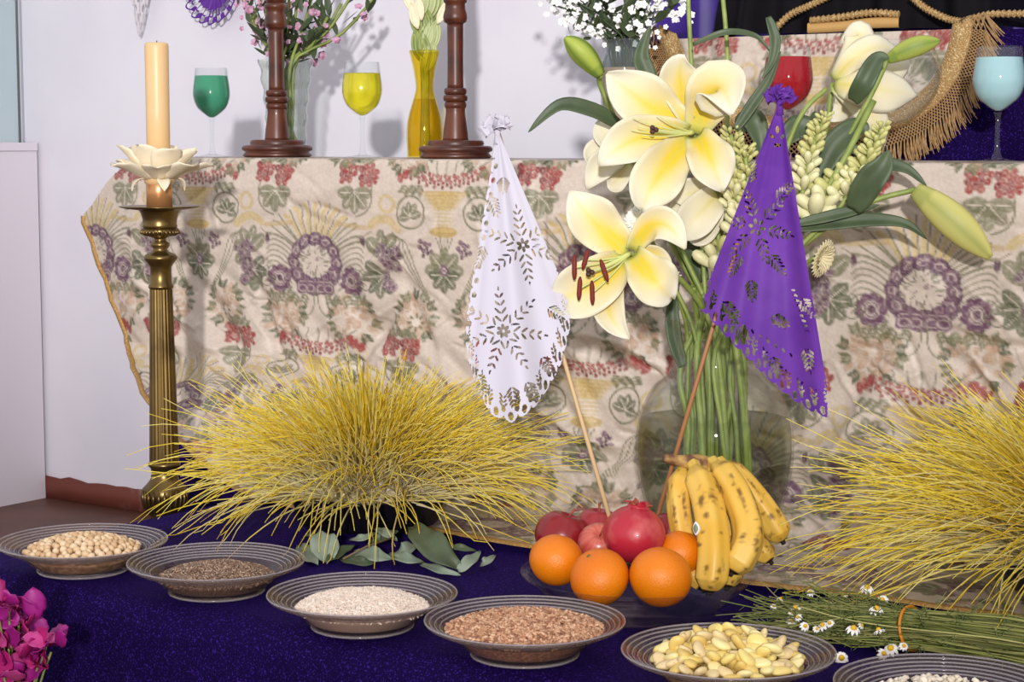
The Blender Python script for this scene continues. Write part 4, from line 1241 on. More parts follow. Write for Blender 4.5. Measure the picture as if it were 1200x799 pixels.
def pomegranate():
    c = at(743, 626, d=dF - 0.005); r = 36.5 * dF / F
    o = thing('pomegranate', 'round pink-red pomegranate on top of the fruit heap', 'pomegranate', c); o.rotation_euler = (-0.15, 0.12, 0.3)
    mesh_obj('skin', *uv_ball(r, lambda t, a: (math.sin(t) * (1 + 0.022 * math.cos(6 * a) * math.sin(t)), 0.93 * math.cos(t) + 0.03 * math.exp(-(t / 0.3) ** 2))), M_pom, o)
    mesh_obj('neck', *lathe([(r * 0.42, r * 0.82), (r * 0.36, r * 0.90), (r * 0.33, r * 0.95), (r * 0.27, r * 0.93), (r * 0.1, r * 0.90)], 18), M_pom, o)
    for k in range(6):
        a = k * math.pi / 3; dr = np.array([math.cos(a), math.sin(a), 0])
        S = curve([dr * r * 0.31 + [0, 0, r * 0.92], dr * r * 0.36 + [0, 0, r * (0.98 + 0.03 * (k % 3))], dr * r * (0.46 + 0.05 * (k % 2)) + [0, 0, r * (1.0 + 0.06 * (k % 3))]], 6)
        v, f, _ = leaf_sheet(S, r * 0.15, (0, 0, 1.0), 0.3, 0, 5, lambda t: 1 - t * 0.9); solid(mesh_obj('sepal', v, f, M_pom if k % 2 else M_calyx, o), 0.0016)
    for k in range(12):
        a = k * 0.524; b = 0.15 * r * (1 + 0.5 * (k % 2))
        mesh_obj('stamen', *tube([(b * 0.6 * math.cos(a), b * 0.6 * math.sin(a), r * 0.94), (b * math.cos(a), b * math.sin(a), r * 1.06)], 0.0006, 4), M_calyx, o)


pomegranate()


def bananas():
    o = thing('banana_bunch', 'bunch of ripe yellow bananas with brown spots leaning on the fruit dish', 'bananas', FP + [0, 0, 0.05])
    base = np.array(o.location)
    rb = random.Random(9)
    YB = np.array(lin((216, 168, 58))); YL = np.array(lin((224, 184, 86))); BR = np.array(lin((84, 46, 26))); TIP = np.array(lin((34, 24, 18))); GB = np.array(lin((196, 172, 80)))
    specs = [([(800, 543, .06), (796, 590, .03), (806, 645, .015), (824, 690, -.01)], 14.5), ([(812, 543, .05), (829, 590, .0), (836, 645, -.03), (831, 694, -.035)], 18.5),
             ([(828, 541, .07), (845, 590, .03), (858, 645, .02), (852, 688, .01)], 15), ([(834, 540, .06), (864, 580, .005), (877, 630, -.02), (857, 671, -.03)], 18),
             ([(842, 539, .09), (875, 572, .06), (899, 603, .05), (917, 634, .05)], 15.5), ([(844, 548, .10), (866, 590, .08), (884, 632, .07), (903, 658, .06)], 13.5)]
    for q, (pl, wpx) in enumerate(specs):
        NB = 110; P = curve([at(x, y, d=dF + dd) - base for x, y, dd in pl], NB)
        k = dF / F; n = 44; t = np.linspace(0, 1, NB)
        rad = wpx * k * np.clip(np.minimum(0.42 + 5.5 * np.clip(t - 0.07, 0, 1), np.minimum(1.0, 0.22 + 3.6 * (1 - t) ** 0.75)), 0.2, 1)
        v, f = tube(P, rad, n)
        # slight pentagonal ridges
        c = np.repeat(P, n, 0); a = np.tile(np.arange(n) * 2 * math.pi / n, NB); v = c + (v - c) * (1 + 0.07 * np.cos(5 * a + q))[:, None]
        tt = np.repeat(t, n); col = mixc(YB, YL, vnoise(tt * 9 + q * 7, a * 1.2, q))
        col = mixc(col, GB, np.clip((0.2 - tt) / 0.15, 0, 1) * 0.6)
        sp = np.zeros(len(v))
        for _ in range(46):
            ct, ca, st, sa = rb.uniform(0.10, 0.95), rb.uniform(0, 6.28), rb.uniform(0.008, 0.024), rb.uniform(0.08, 0.26)
            if rb.random() < 0.22: st, sa = st * 3.6, sa * 1.3
            da = (a - ca + math.pi) % (2 * math.pi) - math.pi
            sp = np.maximum(sp, 1.3 - np.sqrt(((tt - ct) / st) ** 2 + (da / sa) ** 2) - 0.9 * (vnoise(tt * 70 + ct * 90, a * 7 + 3, 3) - 0.4))
        for ct, ca, st, sa in ([(0.30, 1.4, .05, .22), (0.38, 1.7, .03, .3), (0.17, 1.2, .04, .2), (0.50, 1.5, .018, .12), (0.80, 1.6, .03, .14), (0.62, 2.0, .014, .1), (0.35, 4.6, .05, .3), (0.8, 4.5, .03, .2)] if q == 1 else [(0.4, 1.0, .09, .16), (0.55, 1.3, .06, .12), (0.78, 1.8, .03, .2), (0.4, 4.2, .09, .16), (0.7, 4.6, .05, .2)]):
            for sh in (0.0, 0.9):
                da = (a - ca - sh + math.pi) % (2 * math.pi) - math.pi
                sp = np.maximum(sp, (1.3 - np.sqrt(((tt - ct) / st) ** 2 + (da / sa) ** 2) - 1.3 * (vnoise(tt * 60 + q * 9, a * 6 + 3, 13) - 0.35)) * 1.2)
        col = mixc(col, BR, np.clip(sp, 0, 1) * 0.8); col = mixc(col, TIP, np.clip((tt - 0.965) / 0.01, 0, 1))
        b = mesh_obj('banana', v, f, mat('banana_skin', attr=True, rough=0.42), o, True, col)
        tp = P[-1] - P[-2]; tp /= np.linalg.norm(tp)
        mesh_obj('tip', *tube([P[-1] - tp * 0.001, P[-1] + tp * 0.004], (rad[-1] * 1.05, rad[-1] * 0.8), 10), mat('banana_tip', (36, 26, 20), 0.8), b)
        if q == 1:
            c0 = at(815.5, 619, d=dF - 0.036) - base
            S = curve([c0 - cU * 0.008, c0, c0 + cU * 0.008], 7); sv, sf, _ = leaf_sheet(S, 0.0048, -cF - cR * 0.5, -0.3, 0, 5)
            solid(mesh_obj('sticker', sv, sf, mat('sticker_white', (226, 224, 220), 0.4), b), 0.0006)
            S = curve([c0 - cU * 0.0055 - cF * 0.0008 - cR * .0005, c0 - cF * 0.0008 - cR * .0005, c0 + cU * 0.0055 - cF * 0.0008 - cR * .0005], 7); sv, sf, _ = leaf_sheet(S, 0.0028, -cF - cR * 0.5, -0.3, 0, 5)
            solid(mesh_obj('sticker_print', sv, sf, mat('sticker_print', (120, 130, 96), 0.4), b), 0.0005)
    P = curve([at(x, y, d=dF + dd) - base for x, y, dd in ((778, 536, .04), (795, 540, .05), (820, 543, .06), (842, 548, .075))], 14)
    mesh_obj('crown', *tube(P, np.array([4, 6, 6.5, 7, 7, 8, 9, 10, 11, 11, 11, 10, 8, 5]) * dF / F, 10), mat('banana_crown', (186, 150, 84), 0.6, noise=(50, (104, 70, 52), 0.45, 0.62)), o)


bananas()

# ------------------------------------------------------------------ big glass vase
VB = at(836, 638, z=0.009); VB[2] = 0.0115
dV = depth(VB + [0, 0, 0.15]); kV = dV / F
zV = lambda y: at(836, y, d=dV)[2] - VB[2]
vz = thing('round_glass_vase', 'large round clear glass vase half full of water holding the lilies', 'vase', VB)
pr = smooth_prof([(0.058, 0), (0.066, 0.004), (78 * kV, zV(600)), (90 * kV, zV(556)), (92.5 * kV, zV(520)), (88 * kV, zV(486)), (74 * kV, zV(455)), (56 * kV, zV(438)), (50 * kV, zV(425)), (49.5 * kV, zV(405)), (53 * kV, zV(385)), (61 * kV, zV(370))], 5)
inn = [(r - 0.003, z + (0.004 if i < 8 else 0)) for i, (r, z) in enumerate(pr)]
mesh_obj('body', *lathe(list(map(tuple, pr)) + [(61 * kV - 0.0015, zV(369))] + inn[::-1], 64, True), M_vase, vz)
wl = [(r - 0.0035, z + 0.0045) for r, z in pr if z + 0.0045 < zV(491)]
wl.append((np.interp(zV(490), [z for r, z in pr], [r for r, z in pr]) - 0.0035, zV(490))); wl.append((0.05, zV(490.2))); wl.append((0.001, zV(490.2)))
mesh_obj('water', *lathe([(0.001, 0.0045)] + wl, 56), M_water, vz)
NECK = VB + [0, 0, zV(400)]
rs = random.Random(21); _stem_slots = [(a, q) for q in (0.012, 0.026, 0.037) for a in np.arange(0, 6.28, {0.012: 2.1, 0.026: 1.05, 0.037: 0.75}[q])]
rs.shuffle(_stem_slots); _slot = [0]


def stem_path(end, via=None, n=30):
    """stem of a flower: from the flower down through the neck into the water"""
    a, q = _stem_slots[_slot[0] % len(_stem_slots)]; _slot[0] += 1
    nk = NECK + np.array([q * math.cos(a), q * math.sin(a), 0]); a2 = a + 0.5
    bt = VB + np.array([q * 1.35 * math.cos(a2), q * 1.35 * math.sin(a2), rs.uniform(0.012, 0.05)])
    pts = [end] + ([via] if via is not None else []) + [nk, (nk + bt) / 2 + np.array([rs.uniform(-.006, .006), rs.uniform(-.006, .006), 0.0]), bt]
    if via is None: pts.insert(1, end * 0.45 + nk * 0.55 + np.array([0, 0, 0.01]))
    return curve(pts, n)


CEN_W = np.array(lin((232, 228, 206))); YC = np.array(lin((236, 208, 62))); GRC = np.array(lin((196, 206, 120)))


def petal(parent, base, pl, wpx, d0, k, cup=0.35, yellow=1.0, wave=0.15, seed=0, prof=None, back=False):
    """pl: px, py, depth offset"""
    S = curve([at(x, y, d=d0 + dd) - base for x, y, dd in pl], 18)
    pf = prof or (lambda t: (0.20 + 0.80 * math.sin(math.pi * min(1, 0.10 + t * 0.66)) ** 1.1) * (1.0 if t < 0.55 else max(0.03, 1 - ((t - 0.55) / 0.45) ** 2.2) ** 0.72))
    v, f, tx = leaf_sheet(S, wpx * k / 2, -cF, cup, wave, 11, pf, nwave=2, seed=seed)
    t, x = tx[:, 0], tx[:, 1]
    yy = np.clip(1.15 - t * 1.25, 0, 1) * np.clip(1.15 - np.abs(x) * 0.95, 0, 1) * 1.25 * yellow + 0.5 * yellow * np.exp(-(x / 0.16) ** 2) * (1 - t * 0.6)
    c = mixc(CEN_W, YC, yy); c = mixc(c, GRC, np.exp(-(x / 0.07) ** 2) * (0.35 * (1 - t) + (0.5 if back else 0)))
    c = mixc(c, GRC, np.clip(0.14 - t, 0, 0.14) / 0.14 * 0.8)
    return solid(mesh_obj('petal', v, f, M_lily, parent, True, c), 0.0014)


M_anther = mat('rust_anther', (112, 34, 22), 0.7, bump=(400, 0.4, 0.001)); M_fil = mat('pale_filament', (206, 214, 140), 0.45); M_stig = mat('brown_stigma', (70, 40, 30), 0.5)


def lily(label, cen, dd, petals, stig=None, anthers=(), filaments=(), via=None, stem_end=None, yellow=1.0, cup=0.35):
    d0 = dV + dd; k = d0 / F; base = at(cen[0], cen[1], d=d0)
    o = thing('lily', label, 'lily', base, 'yellow-white lilies in the round vase')
    for i, (pl, w) in enumerate(petals): petal(o, base, pl, w, d0, k, cup, yellow, seed=i + int(cen[0]))
    q = lambda x, y, e: at(x, y, d=d0 + e) - base
    if stig:
        P = curve([q(cen[0], cen[1], 0.0), q((cen[0] + stig[0]) / 2, (cen[1] + stig[1]) / 2 + 2, -0.03), q(stig[0], stig[1], -0.06)], 12)
        pi = mesh_obj('pistil', *tube(P, np.linspace(0.0036, 0.0022, 12), 8), M_fil, o)
        for j in range(3):
            a = j * 2.094; e = P[-1] + cR * 0.003 * math.cos(a) + cU * 0.003 * math.sin(a)
            v, f = ellipsoid(0.0034, 0.0034, 0.0034, 8, 6); mesh_obj('stigma_lobe', v + e, f, M_stig, pi)
    for (x, y, ang, l, e) in anthers:
        c = q(x, y, e); dr = cR * math.cos(ang) + cU * math.sin(ang)
        P = curve([q(cen[0], cen[1], 0), q((cen[0] + x) / 2, (cen[1] + y) / 2 + 3, e * 0.6), c], 10); fi = mesh_obj('filament', *tube(P, 0.0012, 6), M_fil, o)
        L = l * k / 2; A = curve([c - dr * L, c - cF * 0.001, c + dr * L], 9)
        mesh_obj('anther', *tube(A, np.array([.4, .8, 1, 1, 1, 1, 1, .8, .4]) * 0.0031, 8), M_anther, fi)
    for (x, y, e) in filaments:
        P = curve([q(cen[0], cen[1], 0), q((cen[0] + x) / 2, (cen[1] + y) / 2 + 3, e * 0.7), q(x, y, e)], 10); mesh_obj('filament', *tube(P, np.linspace(0.0014, 0.0006, 10), 6), M_fil, o)
    end = at(*(stem_end or cen), d=d0 + 0.02)
    P = stem_path(end, None if via is None else at(via[0], via[1], d=dV + via[2])) - base
    mesh_obj('stem', *tube(P, np.linspace(0.0038, 0.0046, len(P)), 8), M_stem, o)
    return o, base


lily('wide open yellow-throated lily at the top left of the bouquet', (812, 155), -0.10, [
    ([(806, 150, .0), (758, 122, -.012), (711, 86, -.02)], 64), ([(814, 150, 0.005), (797, 96, -.01), (803, 66, -.03)], 50),
    ([(816, 156, .0), (840, 104, -.04), (858, 134, -.075)], 66), ([(806, 158, .0), (748, 162, -.03), (702, 194, -.035)], 52),
    ([(809, 162, -.002), (772, 206, -.05), (752, 246, -.05)], 60), ([(816, 160, .0), (832, 186, -.035), (846, 224, -.035)], 54)],
    stig=(766, 152), filaments=((742, 138, -.055), (748, 148, -.06), (752, 158, -.06), (770, 134, -.05), (740, 152, -.05)), via=(840, 300, 0.0))
lily('open lily with rust-red anthers low at the front of the bouquet', (738, 297), -0.17, [
    ([(736, 293, .0), (700, 264, -.01), (668, 224, -.012)], 58), ([(742, 293, 0.0), (772, 262, -.03), (803, 292, -.045)], 40),
    ([(732, 302, -.002), (690, 336, -.03), (641, 356, -.02)], 64), ([(742, 300, -.004), (766, 328, -.04), (787, 350, -.03)], 56),
    ([(735, 305, .002), (712, 354, -.02), (738, 397, -.04)], 38), ([(744, 296, .006), (772, 304, .004), (772, 335, .0)], 26)],
    stig=(691, 319), anthers=((673, 313, 1.57, 29, -.055), (686, 304, 1.3, 24, -.05), (708, 317, -1.25, 27, -.06), (679, 338, 1.5, 27, -.055), (694, 343, 1.6, 28, -.05)), via=(800, 330, -0.06))
lily('lily seen from behind at the upper right, opening away from the stem', (976, 97), -0.03, [
    ([(978, 94, .0), (1014, 60, -.02), (1052, 58, .01)], 34), ([(978, 98, -.004), (1026, 104, -.03), (1076, 112, .0)], 52), ([(978, 101, 0.0), (1020, 134, -.015), (1036, 168, .01)], 34),
    ([(978, 93, .008), (1008, 44, .0), (984, 50, .02)], 36), ([(978, 100, .01), (990, 122, .012), (972, 142, .02)], 26), ([(980, 97, .012), (1030, 88, .03), (1066, 70, .05)], 44)],
    via=(945, 215, 0.0), yellow=0.45, cup=-0.35)
lily('half hidden lily at the left behind the wide open one', (738, 186), 0.0, [
    ([(736, 186, .0), (710, 190, -.02), (688, 222, -.02)], 34), ([(736, 184, .0), (712, 162, -.01), (702, 142, .0)], 28), ([(738, 190, .0), (722, 212, -.015), (712, 220, -.02)], 26), ([(738, 186, .0), (704, 178, .0), (694, 196, .0)], 34)], via=(812, 330, 0.02), yellow=0.3)
lily('pale lily in side view below the wide open one', (842, 226), -0.06, [
    ([(842, 226, .0), (812, 226, -.02), (786, 232, -.02)], 34), ([(842, 228, -.004), (820, 250, -.03), (796, 282, -.02)], 46), ([(842, 226, .0), (826, 264, .0), (806, 280, .01)], 36), ([(840, 222, .0), (808, 246, -.012), (786, 262, -.005)], 40)], via=(842, 310, 0.0), yellow=0.35)


def bud(label, a, b, wpx, dd, col, col2, via=None):
    d0 = dV + dd; A = at(a[0], a[1], d=d0); B = at(b[0], b[1], d=d0 - 0.015); k = d0 / F
    o = thing('lily_bud', label, 'lily bud', A, 'closed lily buds in the round vase'); L = np.linspace(0, 1, 22); P = (B - A) * L[:, None]
    P += cU * (0.004 * np.sin(L * math.pi))[:, None]
    rad = wpx / 2 * k * np.clip(np.array([0.36 + 0.64 * math.sin(math.pi * min(0.5, t * 0.9 + 0.05)) if t < 0.5 else (1 - ((t - 0.5) / 0.5) ** 2.2 * 0.8) for t in L]), 0.05, 1)
    n = 18; v, f = tube(P, rad, n); a_ = np.tile(np.arange(n) * 2 * math.pi / n, 22); c0 = np.repeat(P, n, 0)
    rid = np.abs(np.sin(1.5 * a_)); v = c0 + (v - c0) * (0.86 + 0.16 * rid ** 0.5)[:, None]
    cc = mixc(lin(col), lin(col2), np.clip((1 - rid) * 1.2 + (np.repeat(L, n) < 0.15) * 0.5, 0, 1))
    mesh_obj('bud', v, f, M_lily, o, True, cc)
    sp = stem_path(A, None if via is None else at(via[0], via[1], d=d0 + 0.02)) - A
    mesh_obj('stem', *tube(sp, 0.0036, 8), M_stem, o)


bud('green-yellow lily bud pointing up at the upper left of the bouquet', (704, 88), (662, 44), 28, -0.02, (176, 190, 84), (120, 146, 60), (716, 130))
bud('long yellow lily bud pointing down to the right of the bouquet', (1072, 222), (1161, 302), 40, -0.12, (212, 206, 124), (164, 168, 92), (980, 258))
bud('green lily bud lying level behind the right-hand lily', (1040, 70), (1101, 48), 24, -0.07, (176, 186, 90), (124, 146, 60), (1000, 150))


def plain_leaf(label, pl, wpx, dd, mt=None, fold=0.35, cup=0.0, name='lily_leaf'):
    d0 = dV + dd; base = at(pl[0][0], pl[0][1], d=d0)
    S = curve([at(x, y, d=d0 + (e[0] if e else 0)) - base for x, y, *e in pl], 22)
    v, f, tx = leaf_sheet(S, wpx * d0 / F / 2, -cF + cU * 0.3, cup, 0.05, 7, lambda t: math.sin(math.pi * min(1, 0.1 + 0.9 * t) ** 0.85) ** 0.85 if t < 0.995 else 0.02, fold, seed=int(pl[0][0]))
    return tag(solid(mesh_obj(name, v, f, mt or M_leaf, None, True, None, base), 0.0011), label, 'leaf', 'long green leaves of the bouquet')


LV = [('long arching dark leaf reaching left past the white wall', [(730, 150, 0), (695, 130, -.02), (655, 124, -.03), (619, 155, -.03)], 19, -0.03),
      ('dark leaf rising beside the glass jar', [(768, 104, 0), (755, 80, 0), (752, 62, 0), (762, 30, 0)], 22, -0.02),
      ('thin leaf arching over the two bare stems', [(812, 52, 0), (850, 38, -.01), (885, 42, 0), (902, 60, 0)], 8, -0.06),
      ('narrow upright leaf left of the red glass', [(862, 152, 0), (880, 125, 0), (900, 95, 0), (915, 60, 0)], 14, -0.08),
      ('broad dark leaf between the large lily and the purple flag', [(866, 150, .02), (880, 140, 0), (890, 160, 0), (893, 190, 0)], 28, -0.06),
      ('curled leaf hanging from the top beside the red glass', [(900, 20, 0), (908, 45, 0), (905, 70, 0), (893, 92, 0)], 13, -0.09),
      ('dark leaf just right of the purple flag tip', [(920, 165, 0), (935, 150, 0), (952, 152, 0), (955, 130, 0.02)], 30, -0.06),
      ('large dark leaf behind the leaning stem', [(955, 215, 0), (975, 175, 0), (1005, 150, 0), (1016, 158, 0)], 32, -0.05),
      ('broad green leaf over the tuberose buds', [(1000, 245, 0), (1018, 215, -.02), (1034, 195, -.03), (1042, 176, -.03)], 34, -0.13),
      ('dark leaf pointing right above the brocade wreath', [(1000, 198, 0), (1030, 192, 0), (1062, 198, 0), (1086, 218, 0)], 16, -0.08),
      ('long dark leaf stretching right under the bud stem', [(930, 268, 0), (975, 262, 0), (1020, 258, 0), (1060, 262, 0), (1086, 280, 0)], 18, -0.11),
      ('second long leaf close under the bud stem', [(935, 262, 0), (970, 254, 0), (1005, 246, 0), (1030, 240, 0)], 14, -0.12),
      ('dark leaf standing in front of the right-hand lily', [(1000, 118, 0), (1012, 98, -.02), (1028, 70, -.02), (1042, 68, -.02)], 24, -0.13),
      ('small leaf at the base of the right-hand lily', [(965, 190, 0), (985, 170, 0), (1000, 175, 0), (1012, 190, 0)], 16, -0.03),
      ('leaf hidden low between the lilies and the vase neck', [(825, 330, 0), (812, 300, 0), (806, 275, 0), (815, 255, 0)], 24, 0.02)]
for lb, pl, w, dd in LV: plain_leaf(lb, pl, w, dd)
plain_leaf('dark leaf lying on the vase mouth at the left', [(800, 430, 0), (790, 395, 0), (788, 360, 0), (796, 325, 0)], 18, -0.02)


def bare_stem(label, pl, dd, rad=0.0032):
    e = at(*pl[0], d=dV + dd); P = stem_path(e, at(*pl[1], d=dV + dd), 34)
    tag(mesh_obj('flower_stem', *tube(P, rad, 8), M_stem), label, 'stem', 'green stems in the round vase')


bare_stem('bare green stem rising out of the top of the photo, left of its pair', [(806, -25), (810, 70)], 0.0)
bare_stem('bare green stem rising out of the top of the photo, right of its pair', [(845, -25), (853, 110)], 0.02)
bare_stem('thick stem leaning right beside the tuberoses', [(1024, 118), (960, 235)], -0.10, 0.0042)
bare_stem('thin stem leaning to the right-hand lily', [(968, 104), (925, 165)], -0.08, 0.0034)


def tuberose(label, pl, dd, n, size, colA=(194, 192, 124), colB=(218, 214, 166), seed=0, w=13):
    d0 = dV + dd; base = at(*pl[-1], d=d0); r = random.Random(seed); k = d0 / F
    o = thing('tuberose', label, 'tuberose', base, 'tuberose stalks in the round vase')
    S = curve([at(x, y, d=d0) - base for x, y in pl], 20)
    P = stem_path(base + S[-1]) - base
    mesh_obj('stem', *tube(np.vstack([S[:-1], P]), 0.0034, 7), M_stem, o)
    v, f = ellipsoid(1.0, 0.52, 0.52, 8, 7); v[:, 1:] *= (0.75 + 0.35 * v[:, :1])
    items = []
    for j in range(n):
        t = j / (n - 1); c = S[min(19, int(t * 19))]; a = j * 2.4; L = size * k * (0.55 + 0.75 * t) * r.uniform(.85, 1.15)
        dirv = cR * math.cos(a) + -cF * math.sin(a) * 0.9 + np.array([0, 0, 0.75]); dirv /= np.linalg.norm(dirv)
        rot = Vector(dirv).to_track_quat('X', 'Z').to_euler()
        items.append((c + dirv * (w * k * 0.35 + L * 0.6), rot, L))
    h = len(items) // 3
    scatter_parts(v, f, 'bud', mat('tuberose_green', colA, 0.45, sss=0.05), o, items[:2 * h]); scatter_parts(v, f, 'bud', mat('tuberose_cream', colB, 0.45, sss=0.05), o, items[2 * h:])


tuberose('tuberose stalk with tight buds between the large lily and the purple flag', [(856, 158), (862, 200), (860, 262)], -0.07, 64, 9, seed=1, w=24)
tuberose('tuberose stalk with greenish buds close against the purple flag', [(872, 178), (876, 230), (866, 285)], -0.08, 54, 10, seed=2, w=22)
tuberose('tuberose stalk right of the purple flag tip', [(968, 138), (952, 175), (940, 230)], -0.09, 56, 9, seed=3, w=14)
tuberose('tuberose stalk in front of the gold fringe', [(1034, 150), (1015, 190), (985, 242)], -0.11, 66, 9.5, seed=4, w=16)
tuberose('tuberose stalk with open white florets low at the right', [(992, 205), (972, 232), (950, 262)], -0.10, 22, 17, (206, 206, 150), (226, 222, 196), 5, 14)
tuberose('short tuberose stalk tucked under the wide open lily', [(838, 250), (842, 290), (836, 320)], -0.03, 20, 14, (206, 208, 160), (228, 224, 204), 6, 16)


def daisy_like(label, cen, dd, rpx, n, col, facing, cc=(226, 220, 170), core=0.25):
    d0 = dV + dd; base = at(*cen, d=d0); k = d0 / F; R = rpx * k; fz = np.asarray(facing, float); fz /= np.linalg.norm(fz)
    a, b = frame_of(fz); o = thing('white_aster', label, 'flower', base, 'white many-petalled flowers in the round vase'); m = mat('petal_' + '_'.join(map(str, col)), col, 0.5, sss=0.05)
    for ring, cnt in ((1.0, n), (0.75, n * 2 // 3)):
        for j in range(cnt):
            w = 2 * math.pi * j / cnt + ring; dr = a * math.cos(w) + b * math.sin(w)
            S = curve([dr * R * 0.1, dr * R * ring * 0.6 + fz * R * (0.35 + 0.4 * (1 - ring)), dr * R * ring + fz * R * (0.35 + 0.9 * (1 - ring))], 7)
            v, f, _ = leaf_sheet(S, R * 0.16, fz, 0.3, 0, 3); solid(mesh_obj('petal', v, f, m, o), 0.0007)
    v, f = ellipsoid(R * core, R * core, R * core, 10, 8); mesh_obj('centre', v + fz * R * 0.2, f, mat('flower_centre', cc, 0.6), o)
    P = stem_path(base) - base; mesh_obj('stem', *tube(P, 0.0028, 7), M_stem, o)


daisy_like('white spiky-petalled flower between the two open lilies', (752, 260), -0.05, 21, 26, (244, 242, 226), -cF * 0.6 + cR * -0.5 + np.array([0, 0, 0.4]))
daisy_like('cream many-petalled flower just right of the purple flag', (957, 300), -0.11, 24, 24, (222, 210, 168), cR * 0.75 - cF * 0.6 + np.array([0, 0, -0.35]), core=0.12)
daisy_like('pale flower hidden under the low lily', (786, 318), -0.05, 17, 20, (232, 226, 206), -cF * 0.5 + np.array([0, 0, -0.6]) - cR * 0.3)
for i in range(7):
    e = NECK + np.array([rs.uniform(-.03, .03), rs.uniform(-.03, .03), 0.05 + 0.03 * rs.random()])
    P = stem_path(e); tag(mesh_obj('flower_stem', *tube(P, rs.uniform(0.0038, 0.0052), 8), M_stem), 'cut green stem standing in the water of the round vase', 'stem', 'green stems in the round vase')


# ------------------------------------------------------------------ cut-paper flags on sticks
def fern_cuts(cx, cy, ang, ln, n=5, a=2.6, b=0.75, spread=3.6):
    """pairs of slits along a stem: list of ellipses (cx, cy, a, b, ang) in px"""
    out = []
    for i in range(n):
        t = (i + 0.6) / n
        x = cx + ln * t * math.cos(ang); y = cy + ln * t * math.sin(ang); s = 1 - 0.45 * t
        for q in (-1, 1):
            aa = ang + q * 0.75
            out.append((x + q * spread * 1.25 * s * -math.sin(ang), y + q * spread * 1.25 * s * math.cos(ang), a * s * 2.0, b * 1.25, aa))
    out.append((cx + ln * 1.12 * math.cos(ang), cy + ln * 1.12 * math.sin(ang), 2.2, 0.8, ang))
    return out


def flake(cx, cy, R, n=6, rot=0.3, r0=5):
    out = []
    for k in range(n):
        a = rot + 2 * math.pi * k / n
        out.append((cx + r0 * math.cos(a), cy + r0 * math.sin(a), 3.0, 1.7, a))
        out += fern_cuts(cx + r0 * 2 * math.cos(a), cy + r0 * 2 * math.sin(a), a, R - r0 * 2, 4)
    return out


